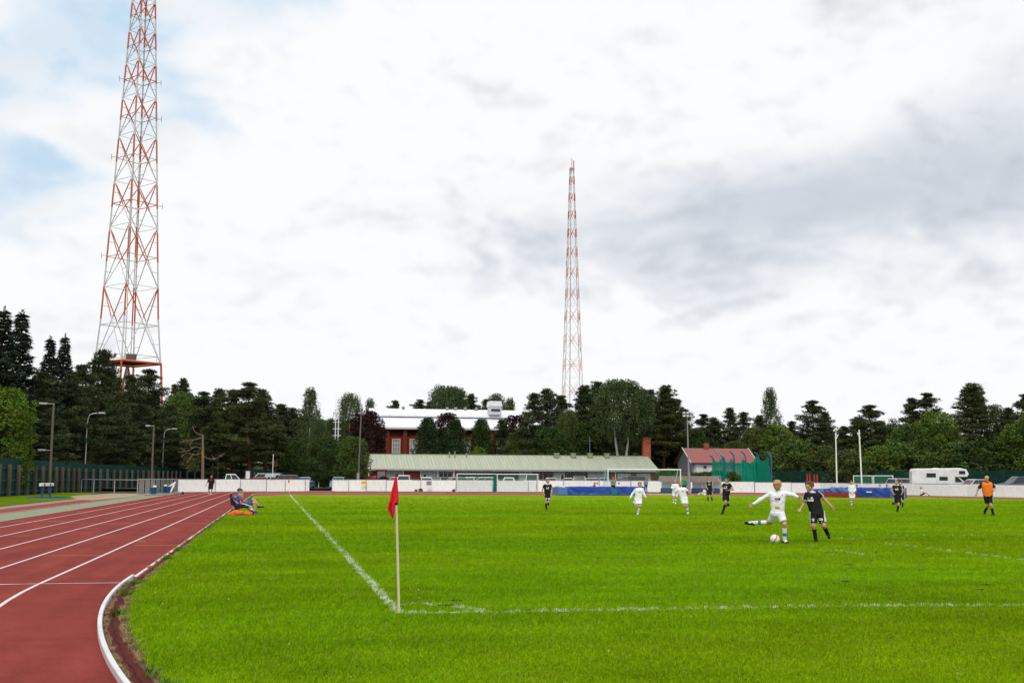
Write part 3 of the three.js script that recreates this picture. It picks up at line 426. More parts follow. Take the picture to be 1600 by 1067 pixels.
{ const R = 200, [x, z] = PT(199, 560, R), base = terrain(x, z), o = thing('radio_tower', 'tall orange and white lattice radio tower rising above the left trees', 'tower', [x, base, z], Math.atan2(x, -z) * -1);
  const rows = [568, 449, 355, 283, 212, 152, 97, 46, 0], lv = rows.map((y) => HT(205, y, R) - base); let st = lv.at(-1) - lv.at(-2); while (lv.length < 13) { st *= .95; lv.push(lv.at(-1) + st); }
  const y0 = lv[0], halfPx = (y) => { const t = (y - y0) / (lv[8] - y0); return t < .1 ? lerp(5.35, 4.75, t / .1) : lerp(4.75, 1.95, clamp((t - .1) / .9, 0, 1.6)); };
  lattice(o, lv, (y) => Math.max(.9, halfPx(y)) / Math.SQRT2 * 1.0, .14, .075, orangeM, paleM, .18, (i) => i === 1 ? [.58, 1] : [.42, .92]);
  for (let k = 0; k < 4; k++) { const a = .18 + k * Math.PI / 2; const foot = new THREE.Vector3(Math.cos(a) * 6.6, -.3, Math.sin(a) * 6.6), head = new THREE.Vector3(Math.cos(a) * 5.45, y0, Math.sin(a) * 5.45), knee = foot.clone().lerp(head, .6), b0 = new THREE.Vector3(Math.cos(a) * 3.6, -.3, Math.sin(a) * 3.6), b1 = new THREE.Vector3(0, y0 - .2, 0), bm = b0.clone().lerp(b1, .6); member(o, 'leg', foot, knee, .2, M.grey); member(o, 'leg', knee, head, .2, orangeM); member(o, 'foot_brace', b0, bm, .22, M.grey); member(o, 'foot_brace', bm, b1, .22, k % 2 ? paleM : orangeM); const b = a + Math.PI / 2; member(o, 'platform_beam', new THREE.Vector3(Math.cos(a) * 5.45, y0, Math.sin(a) * 5.45), new THREE.Vector3(Math.cos(b) * 5.45, y0, Math.sin(b) * 5.45), .22, orangeM); }
  mesh('platform', box(5.2, .2, 5.2, 0, y0 + .05, 0, -.18 + Math.PI / 4), mat('rusty_grating', [.20, .07, .035]), o); mesh('equipment_hut', box(1.7, 1.4, 1.7, .5, y0 + .9, 0), mat('hut_boards', [.16, .14, .12], { map: grimeMap }), o);
  for (let k = 0; k < 4; k++) { const a = .18 + k * Math.PI / 2, b = a + Math.PI / 2; member(o, 'handrail', new THREE.Vector3(Math.cos(a) * 4.7, y0 + 1.2, Math.sin(a) * 4.7), new THREE.Vector3(Math.cos(b) * 4.7, y0 + 1.2, Math.sin(b) * 4.7), .04, M.grey); member(o, 'handrail_post', new THREE.Vector3(Math.cos(a) * 4.7, y0, Math.sin(a) * 4.7), new THREE.Vector3(Math.cos(a) * 4.7, y0 + 1.2, Math.sin(a) * 4.7), .04, M.grey); }
  for (let i = 1; i < lv.length; i++) { member(o, 'riser', new THREE.Vector3(-.5, lv[i - 1], 0), new THREE.Vector3(-.5, lv[i], 0), .09, i % 2 ? paleM : M.grey); member(o, 'riser', new THREE.Vector3(.45, lv[i - 1], .2), new THREE.Vector3(.45, lerp(lv[i - 1], lv[i], .5), .2), .1, paleM); member(o, 'riser', new THREE.Vector3(.45, lerp(lv[i - 1], lv[i], .5), .2), new THREE.Vector3(.45, lv[i], .2), .13, orangeM); }
  for (const [k, s] of [[2, -1], [3, 1], [4, -1], [5, 1], [6, 1], [6, -1]]) { const y = lerp(lv[k - 1], lv[k], .5), h = halfPx(y); mesh('antenna', [rod([s * h, y, 0], [s * (h + .8), y, 0], .04), rod([s * (h + .8), y - .5, 0], [s * (h + .8), y + .5, 0], .05)], M.grey, o); }
}
{ const R = 600, [x, z] = PT(894.5, 560, R), base = terrain(x, z), o = thing('radio_tower', 'distant slim red and white lattice radio tower above the clubhouse trees', 'tower', [x, base, z], Math.atan2(x, -z) * -1);
  const top = HT(893, 262, R) - base, lv = [0]; let st = 15; while (lv.at(-1) < top - 6) { lv.push(lv.at(-1) + st); st = Math.max(6.5, st * .955); } lv.push(top);
  lattice(o, lv, (y) => lerp(5.6, 1.0, Math.pow(clamp(y / top), .95)), .16, .08, orangeM, paleM, .62, () => [.28, .72]);
  member(o, 'riser', new THREE.Vector3(-1.6, 0, 0), new THREE.Vector3(-.4, top, 0), .26, M.steel); mesh('top_mast', rod([0, top - 1, 0], [0, top + 5.5, 0], .16), orangeM, o); mesh('top_antenna', [rod([-1.2, top - .3, 0], [1.6, top - .3, 0], .28), rod([1.0, top - .3, 0], [1.0, top + 4, 0], .3)], orangeM, o);
  for (const f of [.62, .42, .3]) mesh('ring_antenna', [rod([-4 * (1 - f) - 1.6, top * f, 0], [-4 * (1 - f) - 1.6, top * f + 3, 0], .2), rod([4 * (1 - f) + 1.6, top * f, 0], [4 * (1 - f) + 1.6, top * f + 3, 0], .2)], M.grey, o);
}

// ---------- trees ----------
function leafSet() { return { v: [], c: [], n: 0 }; }
const qv = new THREE.Vector3(), qu = new THREE.Vector3(), qw = new THREE.Vector3();
function leaf(L, x, y, z, dx, dy, dz, len, wid, r, tone) {          // a pointed four-cornered leaf spray along (dx dy dz)
  qv.set(dx, dy, dz).normalize(); qu.set(r() - .5, r() - .5, r() - .5).cross(qv).normalize().multiplyScalar(wid / 2); const a = len;
  L.v.push(x + qu.x, y + qu.y, z + qu.z, x + qv.x * a, y + qv.y * a, z + qv.z * a, x - qu.x, y - qu.y, z - qu.z); L.n++;
  for (let i = 0; i < 3; i++) L.c.push(tone[0], tone[1], tone[2]);
}
const toneOf = (r, s = .35, w = .2) => { const q = 1 + s * (r() - .5) * 2, y = 1 + w * (r() - .5) * 2; return [q * y, q, q * (2 - y) * .95]; };
function clump(L, x, y, z, rx, ry, rz, n, len, wid, r, up = .15, tone = toneOf(r)) {
  for (let i = 0; i < n; i++) { let a = r() * 2 - 1, b = r() * 2 - 1, c = r() * 2 - 1; const l = Math.hypot(a, b, c) || 1, q = Math.cbrt(.25 + .75 * r()) / l; a *= q; b *= q; c *= q; const f = .85 + .3 * r(); leaf(L, x + a * rx, y + b * ry, z + c * rz, a + (r() - .5) * 1.4, b * .6 + up + (r() - .5), c + (r() - .5) * 1.4, len * (.7 + .6 * r()), wid * (.7 + .6 * r()), r, [tone[0] * f, tone[1] * f, tone[2] * f]); }
}
const finish = (L) => bulk(L.v, null, L.c);
function pine(seed, lean = 0, low = .3) {                                // 16 m Scots pine
  const r = rng(seed), L = leafSet(), T = [], H = 16, tx = (t) => lean * t * t + .25 * Math.sin(t * 5 + seed), tz = (t) => .2 * Math.sin(t * 4 + seed * 2);
  for (let i = 0; i < 8; i++) { const a = i / 8, b = (i + 1) / 8; T.push(rod([tx(a), a * H * .97 - (i ? .05 : .3), tz(a)], [tx(b), b * H * .97, tz(b)], lerp(.24, .03, Math.pow(a, 1.1)), lerp(.24, .03, Math.pow(b, 1.1)), 7)); }
  const N = 60;
  for (let k = 0; k < N; k++) {
    const t = low + (1 - low) * Math.pow((k + r()) / N, .9), y = t * H, a = k * 2.4 + r(), u = (t - low) / (1 - low), len = (.6 + .55 * r() + (r() < .15 ? .35 : 0)) * (4.3 * Math.pow(1 - u, .85) * (.5 + .5 * smooth(0, .22, u)) + .12), rise = lerp(-.1, .65, u) + .25 * (r() - .5);
    if (r() < .10) continue;
    const ex = tx(t) + Math.cos(a) * len, ez = tz(t) + Math.sin(a) * len, ey = y + len * rise; T.push(rod([tx(t), y, tz(t)], [ex, ey, ez], .055, .018, 4));
    const pads = 2 + Math.round(len * 1.8); for (let p = 0; p < pads; p++) { const q = lerp(.32, 1.05, (p + .6 * r()) / pads), s = (.44 + .36 * r()) * lerp(1, .55, u); clump(L, lerp(tx(t), ex, q) + (r() - .5) * .7, lerp(y, ey, q) + .12 + (r() - .5) * .25, lerp(tz(t), ez, q) + (r() - .5) * .7, s * 1.3, s * .44, s * 1.3, 58, .32, .11, r, .5); }
  }
  for (let q = 0; q < 14; q++) { const t = .84 + .16 * q / 13, w = lerp(.75, .1, q / 13), a = r() * 6.28; clump(L, tx(t) + Math.cos(a) * w * .7, t * H - .1, tz(t) + Math.sin(a) * w * .7, w * .7 + .1, .22, w * .7 + .1, 30, .3, .1, r, .9); }
  return { crown: finish(L), trunk: merge(T), H };
}
function spruce(seed, wide = 1) {                                        // 17 m spruce
  const r = rng(seed), L = leafSet(), H = 17, T = [rod([0, -.3, 0], [0, H * .98, 0], .26, .02, 7)];
  for (let y = 1.0; y < H - .25; y += .34) { const t = y / H, n = 6 + Math.floor(r() * 3), R = wide * (2.9 * Math.pow(1 - t, .82) + .12);
    for (let k = 0; k < n; k++) { const a = r() * 6.283, len = R * (.7 + .45 * r()), droop = lerp(.42, -.35, t), tone = toneOf(r, .3), st = Math.max(3, Math.round(len * 8));
      for (let i = 0; i < st; i++) { const q = (i + r()) / st, x = Math.cos(a) * len * q, z = Math.sin(a) * len * q, yy = y - droop * len * q * q * .9 + .18 * len * q * q * q, w = .34 * (1 - q * .5); for (const s of [-1, 1]) leaf(L, x, yy, z, Math.cos(a) * .7 - Math.sin(a) * s * .75, -.35 + .3 * (r() - .5), Math.sin(a) * .7 + Math.cos(a) * s * .75, .34 + w, .2, r, tone); leaf(L, x, yy, z, Math.cos(a) * .4, -.75, Math.sin(a) * .4, .36, .2, r, tone); } } }
  clump(L, 0, H - .15, 0, .08, .35, .08, 22, .3, .1, r, 1.2);
  return { crown: finish(L), trunk: merge(T), H };
}
function broad(seed, o = {}) {                                           // round-headed tree or shrub; height 10
  const { H = 10, W = 7.4, low = .16, n = 130, size = .23, droop = 0, stems = 1, per = 110, flat = .6, cone = 0 } = o, r = rng(seed), L = leafSet(), T = [], Bq = [];
  for (let s = 0; s < stems; s++) { const a = s / stems * 6.28 + seed, sp = stems > 1 ? W * .09 : 0; T.push(rod([0, -.3, 0], [Math.cos(a) * sp, H * .45, Math.sin(a) * sp], .2, .12, 7), rod([Math.cos(a) * sp, H * .45, Math.sin(a) * sp], [Math.cos(a) * sp * 1.7, H * .92, Math.sin(a) * sp * 1.7], .12, .02, 6)); }
  for (let k = 0; k < n; k++) {
    const u = Math.pow((k + .5) / n, .85), y = H * lerp(low, .98, u), a = k * 2.39996 + r() * .7, prof = cone ? Math.pow(1 - u, .55 * cone) * (.5 + .5 * smooth(0, .12, u)) : Math.sqrt(Math.max(.02, 1 - Math.pow(2 * u - .92, 2) / 1.25)), lump = .82 + .34 * n3(Math.cos(a) * 1.2 + seed, u * 3.2, Math.sin(a) * 1.2), rr = W / 2 * prof * lump * Math.sqrt(lerp(.5, 1, r())), x = Math.cos(a) * rr, z = Math.sin(a) * rr, s = (.5 + .42 * r()) * Math.pow(W / 7.4, .5);
    if (k % 3 === 0) Bq.push(rod([0, y * .8, 0], [x * .92, y, z * .92], .05, .012, 4));
    const tone = toneOf(r, .28, .16); clump(L, x, y, z, s, s * flat, s, per, size, size * .7, r, .1, tone);
    if (droop) for (let q = 0; q < 5; q++) { const hx = x + (r() - .5) * s * 1.6, hz = z + (r() - .5) * s * 1.6, hl = droop * (.4 + r()); for (let i = 0; i < 14; i++) leaf(L, hx + (r() - .5) * .18, y - hl * i / 14, hz + (r() - .5) * .18, (r() - .5), -1, (r() - .5), size, size * .5, r, tone); }
  }
  return { crown: finish(L), trunk: merge(T), limbs: merge(Bq), H };
}
const KIND = {
  pine: [pine(1, .3, .2), pine(2, -.5, .26), pine(3, .2, .12), pine(4, .6, .34)], spruce: [spruce(5), spruce(6, .8)],
  birch: [broad(7, { H: 16, W: 7, n: 190, low: .2, size: .22, droop: 1.6, per: 60, flat: .8 }), broad(8, { H: 16, W: 7, n: 120, low: .1, size: .2, droop: .9, per: 46, flat: .8, cone: 1.35 }), broad(9, { H: 16, W: 8.2, n: 210, low: .5, size: .22, droop: 1.5, per: 64, stems: 2 })],
  leafy: [broad(10), broad(11, { W: 6.4, low: .1 }), broad(12, { W: 8.4, n: 170 })], bush: [broad(13, { H: 5, W: 6, low: .02, n: 80, per: 110 }), broad(14, { H: 5, W: 5, low: .02, n: 70, per: 110, stems: 3 })],
  cone: [broad(15, { H: 10, W: 6, low: .06, n: 170, size: .19, cone: 1, per: 100 })],
};
const leafMat = (n, c) => mat(n, c, { vertexColors: true, roughness: .85, specularIntensity: .3, side: THREE.DoubleSide });
const LEAF = { pine: leafMat('pine_needles', [.050, .070, .028]), pine2: leafMat('warm_pine_needles', [.062, .076, .027]), spruce: leafMat('spruce_needles', [.018, .032, .020]), birch: leafMat('birch_leaves', [.068, .100, .036]), leafy: leafMat('green_leaves', [.074, .122, .024]), bright: leafMat('bright_leaves', [.095, .158, .016]), dark: leafMat('dark_leaves', [.044, .078, .018]), fresh: leafMat('fresh_green_leaves', [.105, .165, .024]), olive: leafMat('olive_leaves', [.078, .108, .028]), maroon: leafMat('maroon_leaves', [.032, .012, .013]), cone: leafMat('trimmed_conifer_needles', [.034, .062, .022]) };
const BARK = { pine: mat('pine_bark', [.15, .07, .04], { roughness: 1 }), grey: mat('grey_bark', [.07, .06, .05], { roughness: 1 }), birch: mat('birch_bark', [.55, .53, .50], { roughness: .9 }) };
const NAME = { pine: 'pine_tree', spruce: 'spruce_tree', birch: 'birch_tree', leafy: 'leafy_tree', bush: 'shrub', cone: 'conifer_tree' };
let treeCount = 0;
const fenceR = (px) => px < 122 ? lerp(92, 131, px / 122) : px < 280 ? lerp(131, 176, (px - 122) / 158) : px < 470 ? 178 : 0;
function tree(px, r, top, kind, variant, leafName, wide, label, group) {
  if (kind === 'pine') wide *= 1.22; if (px < 280) r = Math.max(r, fenceR(px) + (kind === 'leafy' ? 5 : kind === 'spruce' ? 15 : 11)); if (px > 1380) r = Math.max(r + 8, 148);
  const [x, z] = PT(px, top, r), base = Math.max(-.1, terrain(x, z)), h = HT(px, top, r) - base, src = KIND[kind][variant % KIND[kind].length], k = h / src.H, i = treeCount++;
  const o = thing(NAME[kind], label, kind === 'bush' ? 'shrub' : 'tree', [x, base, z], i * 2.1, group); o.scale.set(k * wide, k, k * wide);
  mesh('trunk', src.trunk, kind === 'pine' ? BARK.pine : kind === 'birch' ? BARK.birch : BARK.grey, o); if (src.limbs) mesh('limbs', src.limbs, BARK.grey, o); mesh('crown', src.crown, LEAF[leafName], o);
  return o;
}
const FR = 'trees of the dark row behind the green board fence', BK = 'trees rising behind the brick hall', CR = 'pines behind the clubhouse', RR = 'trees of the right hand belt behind the car park';
[ // bearing, distance, top row, kind, variant, foliage, width, label, group
  [6, 104, 482, 'spruce', 0, 'spruce', 1.1, 'dark spruce at the very left edge, tallest tip beside its neighbour'], [34, 107, 487, 'spruce', 1, 'spruce', 1.2, 'tall dark spruce second from the left edge, steep pointed tip'],
  [78, 122, 527, 'spruce', 1, 'spruce', 1.05, 'narrow dark spruce, left one of the twin tips left of the orange tower'], [101, 126, 524, 'spruce', 0, 'spruce', .9, 'narrow dark spruce, right one of the twin tips left of the orange tower'],
  [12, 97, 607, 'leafy', 1, 'bright', .95, 'bright green maple over the green fence at the left edge'], [-22, 99, 560, 'spruce', 0, 'spruce', 1.1, 'dark spruce half cut off by the left edge of the view'],
  [58, 113, 585, 'pine', 2, 'pine', 1.1, 'dark pine filling the gap under the left spruces', FR], [112, 121, 590, 'pine', 0, 'pine', 1.1, 'dark pine in front of the twin spruce tips', FR], [129, 131, 574, 'pine', 1, 'pine', 1, 'dark pine just left of the orange tower foot', FR],
  [150, 136, 552, 'pine', 3, 'pine', .9, 'dark pine overlapping the left leg of the orange tower'], [176, 140, 581, 'pine', 2, 'pine', 1, 'dark pine under the platform of the orange tower', FR], [206, 146, 590, 'pine', 0, 'pine', 1, 'dark pine at the foot of the orange tower', FR], [238, 150, 582, 'pine', 1, 'pine', 1, 'dark pine hiding the right leg of the orange tower'],
  [160, 128, 622, 'pine', 2, 'pine', 1.2, 'lower pine behind the bent steel street lamp', FR], [85, 112, 640, 'pine', 2, 'pine', 1.2, 'lower pine behind the tall wooden pole with two lamp arms', FR], [215, 140, 640, 'pine', 2, 'pine', 1.3, 'lower pine left of the second wooden pole', FR], [190, 136, 648, 'spruce', 0, 'spruce', 1.4, 'low spruce in the dense row behind the fence'],
  [284, 192, 614, 'leafy', 0, 'leafy', .72, 'bushy broadleaf tree with brighter crown behind the broken snag'], [262, 183, 636, 'pine', 2, 'pine', 1, 'pine between the tower trees and the brighter broadleaf', FR],
  [290, 230, 594, 'pine', 3, 'pine', .8, 'far pine tip standing clear right of the orange tower'], [273, 235, 603, 'pine', 0, 'pine', .8, 'smaller far pine tip next to the clear one'],
  [322, 172, 616, 'pine', 1, 'pine', 1, 'pine behind the broken snag'], [344, 178, 611, 'pine', 0, 'pine', 1, 'pine in the group left of the white pickup', FR], [366, 166, 612, 'pine', 2, 'pine2', 1.05, 'pine with reddish trunk above the white pickup'], [394, 162, 602, 'pine', 1, 'pine2', 1.15, 'big spreading pine above the white pickup, tallest of its group'], [416, 168, 612, 'pine', 3, 'pine2', 1.05, 'pine with bare trunk above the red car'], [440, 176, 634, 'pine', 2, 'pine', 1.1, 'lower pine right of the big spreading one'], [455, 178, 640, 'pine', 0, 'pine', 1, 'pine beside the left birch'], [378, 175, 640, 'pine', 3, 'pine2', 1.2, 'low pine behind the car park entrance'], [335, 165, 662, 'pine', 2, 'pine', 1.2, 'short pine beside the broken snag'], [303, 184, 668, 'pine', 2, 'pine', 1.3, 'low pine under the brighter broadleaf crown'], [275, 183, 680, 'pine', 2, 'pine', 1.3, 'low dark pine left below the brighter broadleaf crown'],
  [485, 168, 605, 'birch', 1, 'birch', 1.05, 'tall grey green birch left of the twin white aerials'], [500, 160, 655, 'birch', 0, 'birch', .8, 'smaller birch in front of the tall grey green one'], [468, 166, 690, 'leafy', 0, 'dark', 1, 'dark rounded tree under the left birch'],
  [508, 152, 684, 'leafy', 2, 'dark', 1.1, 'dark round tree left of the clubhouse gable'], [551, 149, 683, 'leafy', 0, 'leafy', 1.0, 'round green tree touching the left end of the clubhouse'], [532, 156, 690, 'leafy', 1, 'dark', 1, 'dark tree between the two round trees left of the clubhouse'],
  [547, 225, 614, 'birch', 0, 'birch', .8, 'grey green birch crown above the left end of the hall'], [578, 228, 622, 'birch', 1, 'birch', .9, 'slender birch tip beside the dark red maple'],
  [575, 176, 643, 'leafy', 1, 'maroon', .95, 'dark red maple at the left end of the brick hall'], [618, 262, 628, 'pine', 2, 'pine', .8, 'lone small pine tip over the left part of the white roof'], [655, 262, 627, 'pine', 0, 'pine', .9, 'pine tip over the middle of the white roof'], [668, 266, 631, 'pine', 1, 'pine', .8, 'second pine tip over the middle of the white roof'],
  [690, 258, 602, 'birch', 0, 'birch', .85, 'left birch of the tall trio behind the white roof'], [706, 262, 603, 'birch', 2, 'birch', .7, 'middle birch of the tall trio behind the white roof'], [721, 258, 606, 'birch', 1, 'birch', 1, 'right birch of the tall trio behind the white roof'], [736, 262, 619, 'pine', 3, 'pine', .8, 'thin pine right of the tall birches'], [757, 262, 626, 'pine', 2, 'pine', .85, 'pine tip left of the roof lantern'], [775, 258, 615, 'birch', 0, 'birch', .8, 'birch rising left behind the roof lantern'], [797, 255, 621, 'birch', 1, 'birch', 1, 'birch rising right behind the roof lantern'],
  [668, 176, 653, 'cone', 0, 'cone', .95, 'dark conifer in front of the hall, leftmost of its row'], [690, 177, 672, 'pine', 2, 'cone', 1.1, 'shorter conifer second in the row before the hall'], [712, 177, 656, 'cone', 0, 'cone', .95, 'round topped conifer in the row before the hall'], [752, 178, 655, 'cone', 0, 'dark', .95, 'bell shaped dark conifer in the row before the hall'], [785, 178, 658, 'pine', 0, 'cone', .95, 'loose conifer under the roof lantern'], [805, 175, 676, 'cone', 0, 'olive', 1.1, 'low olive conifer at the right end of the hall'],
  [699, 190, 646, 'leafy', 1, 'maroon', .8, 'dark red maple standing between the conifers of the hall'], [806, 188, 650, 'leafy', 0, 'maroon', .7, 'dark red maple at the right end of the white roof'], [748, 171, 701, 'bush', 1, 'bright', .6, 'small light green shrub at the foot of the bell shaped conifer'],
  [831, 176, 617, 'pine', 2, 'pine', 1.0, 'dark dense pine right beside the white roof'], [856, 179, 611, 'pine', 0, 'pine', 1, 'dark dense pine left of the distant mast'], [880, 184, 621, 'pine', 1, 'pine', 1, 'pine in front of the distant mast'], [888, 176, 640, 'birch', 0, 'olive', .8, 'lighter leafy tree below the distant mast'], [862, 174, 668, 'leafy', 0, 'dark', 1, 'dark leafy tree over the clubhouse roof vents'], [911, 182, 607, 'pine', 3, 'pine', 1, 'tall pine right of the distant mast', CR], [932, 184, 600, 'pine', 0, 'pine', 1, 'tall pine left of the big white stemmed birch', CR],
  [971, 174, 593, 'birch', 2, 'birch', 1.25, 'big drooping birch with forked white trunks above the clubhouse roof'], [918, 176, 660, 'leafy', 1, 'dark', 1, 'dark leafy tree under the pines left of the big birch'], [1003, 190, 612, 'pine', 1, 'pine', 1, 'pine half hidden behind the big birch', CR],
  [1020, 184, 612, 'pine', 2, 'pine2', 1, 'pine above the brick chimney'], [1037, 180, 607, 'pine', 3, 'pine2', 1.1, 'tall pine with orange trunk right of the brick chimney'], [1052, 184, 626, 'pine', 0, 'pine', 1.1, 'pine left of the floodlight mast'], [1064, 188, 642, 'pine', 1, 'pine', 1.1, 'shorter pine behind the floodlight mast'],
  [1086, 180, 674, 'leafy', 1, 'dark', .9, 'dark leafy tree behind the cottage gable'], [1100, 205, 650, 'pine', 1, 'pine', 1, 'pine over the left end of the cottage roof'], [1121, 208, 655, 'pine', 3, 'pine', 1, 'pine over the cottage chimney', RR], [1140, 205, 640, 'pine', 0, 'pine', .9, 'slim pine above the cottage roof ladder'], [1160, 207, 646, 'pine', 2, 'pine', 1, 'pine right of the slim one above the cottage', RR], [1150, 182, 690, 'leafy', 2, 'olive', .9, 'olive leafy tree behind the cottage roof'],
  [1203, 192, 605, 'birch', 1, 'birch', 1.0, 'tall loose birch standing above the throwing cage'], [1181, 184, 668, 'leafy', 0, 'olive', .9, 'olive leafy tree left below the tall loose birch'], [1216, 180, 664, 'leafy', 1, 'fresh', 1, 'green leafy tree right of the throwing cage'], [1184, 190, 652, 'pine', 3, 'pine', 1, 'pine left of the tall loose birch', RR], [1236, 196, 660, 'pine', 2, 'pine', 1, 'pine right of the tall loose birch', RR],
  [1265, 182, 629, 'pine', 1, 'pine', 1.15, 'broad flat topped pine right of the tall loose birch'], [1288, 190, 646, 'pine', 0, 'pine', 1, 'smaller pine beside the broad flat topped one'], [1246, 164, 690, 'bush', 0, 'leafy', 1.1, 'big rounded shrub behind the red posts'], [1287, 160, 699, 'bush', 1, 'olive', 1.2, 'grey green shrub left of the two white poles'], [1318, 175, 668, 'pine', 2, 'pine', 1.1, 'pine just behind the left white pole', RR],
  [1338, 176, 654, 'pine', 3, 'pine2', 1.1, 'pine above and between the two white poles'], [1354, 170, 636, 'pine', 1, 'pine2', 1.3, 'widest pine right above the two white poles'], [1376, 178, 660, 'pine', 0, 'pine', 1.1, 'pine right of the widest one', RR], [1330, 150, 705, 'bush', 0, 'olive', 1.1, 'shrub behind the two white poles'], [1372, 150, 700, 'bush', 1, 'fresh', 1.2, 'shrub behind the small green netted goals'],
  [1423, 170, 625, 'pine', 2, 'pine', 1.0, 'left one of the two pines over the camper'], [1448, 172, 618, 'pine', 1, 'pine', 1.0, 'right one of the two pines over the camper'], [1424, 152, 664, 'leafy', 2, 'leafy', 1.0, 'big leafy tree behind the rear of the camper'], [1462, 154, 645, 'leafy', 0, 'fresh', .9, 'tall leafy tree behind the front of the camper'], [1404, 146, 695, 'bush', 0, 'leafy', 1.3, 'broad shrub left of the camper'], [1492, 142, 696, 'bush', 1, 'leafy', 1.2, 'rounded shrub right of the camper'],
  [1510, 158, 604, 'pine', 3, 'pine2', 1.15, 'tall pine with bare branches near the right edge'], [1528, 164, 600, 'birch', 1, 'olive', .9, 'tall thin leafy tree behind the bare branched pine'], [1556, 158, 632, 'birch', 0, 'birch', .7, 'pale birch near the right edge'], [1575, 156, 640, 'pine', 0, 'pine', 1, 'pine between the pale birch and the right edge'], [1601, 146, 620, 'pine', 1, 'pine2', 1, 'pine cut by the right edge of the view'], [1588, 132, 664, 'leafy', 1, 'fresh', 1.1, 'green leafy tree at the right edge behind the referee'], [1543, 136, 690, 'bush', 0, 'dark', 1.3, 'dark shrub behind the referee'], [1630, 132, 640, 'leafy', 2, 'leafy', 1, 'leafy tree mostly outside the right edge'], [1480, 158, 655, 'pine', 2, 'pine', 1.1, 'pine in the gap right of the camper trees', RR], [1395, 165, 668, 'leafy', 1, 'dark', 1.1, 'dark leafy tree left of the camper trees'],
].forEach((a) => tree(...a));
// hedge before the cottage and low scrub at the fence foot
for (const [px, r, top, leafN, label] of [[1086, 150, 739, 'olive', 'left clipped shrub of the hedge before the cottage'], [1104, 149, 738, 'leafy', 'middle shrub of the hedge before the cottage'], [1122, 150, 736, 'olive', 'shrub of the hedge beside the throwing cage'], [1140, 153, 738, 'leafy', 'shrub seen through the green cage net'], [1048, 154, 733, 'leafy', 'shrub between the clubhouse end and the cottage'], [180, 140, 716, 'bright', 'light green sapling just above the green fence'], [657, 136.6, 763.2, 'fresh', 'bigger green weed tuft at the foot of the white wall'], [650, 136.6, 764.6, 'fresh', 'smaller green weed tuft beside the bigger one at the wall foot'], [709, 136.6, 764.4, 'olive', 'dull weed tuft at the wall foot left of the training goals'], [1510, 112.5, 770.6, 'olive', 'low weeds at the wall foot left of the far right corner flag']]) tree(px, r, top, 'bush', 0, leafN, 1.3, label);
// the wood beyond, one mass
{ const small = (() => { const r = rng(61), L = leafSet(); for (let k = 0; k < 70; k++) { const u = (k + r()) / 70, y = lerp(3.5, 15.6, u), R = 3.4 * Math.pow(1 - u, .75) * (.4 + .8 * r()) + .2, a = k * 2.4; clump(L, Math.cos(a) * R, y, Math.sin(a) * R, .8, .4, .8, 34, .42, .18, r, .4); } const t = paint(rod([0, -1, 0], [0, 15, 0], .22, .04, 5), [1.4, .7, .6]); return merge([finish(L), t]); })();
  const r = rng(62), spots = []; for (let k = 0; k < 620; k++) { const px = -120 + 1840 * r(), d = 205 + 240 * r(); if (px > 590 && px < 830 && d < 255) continue; const [x, z] = P(px, d); spots.push([x, terrain(x, z), z, (px > 1050 ? .55 : .62) * (1 + .4 * r()) * (1 - .18 * smooth(230, 420, d)), r() * 6.28, [.034, .052, .024].map((c) => c * (.8 + .5 * r()))]); }
  scatter('far_wood', 'dark mass of pine wood filling the background behind the nearer trees', 'wood', small, mat('far_needles', [1, 1, 1], { vertexColors: true, roughness: .9, specularIntensity: .3 }), spots); }
// undergrowth that hides the trunks' feet
{ const geo = (() => { const r = rng(63), L = leafSet(); for (let k = 0; k < 16; k++) clump(L, (r() - .5) * 2.4, .3 + r() * .9, (r() - .5) * 2.4, .6, .4, .6, 34, .22, .14, r, .3); return finish(L); })();
  const r = rng(64), spots = []; for (let k = 0; k < 900; k++) { const px = -60 + 1720 * r(), d = px < 300 ? Math.max(112, fenceR(px) + 6) + 60 * r() : px < 560 ? 172 + 40 * r() : px < 1040 ? 178 + 30 * r() : px < 1300 ? 168 + 30 * r() : 150 + 34 * r(); if (px < 470 && px > 300 && d < 208) continue; const [x, z] = P(px, d); spots.push([x, terrain(x, z), z, .7 + .9 * r(), r() * 6.28, [.035, .062, .016].map((c) => c * (.6 + .8 * r()))]); }
  scatter('undergrowth', 'dark undergrowth beneath the trees', 'undergrowth', geo, mat('undergrowth_leaves', [1, 1, 1], { vertexColors: true, roughness: .9, specularIntensity: .3 }), spots); }
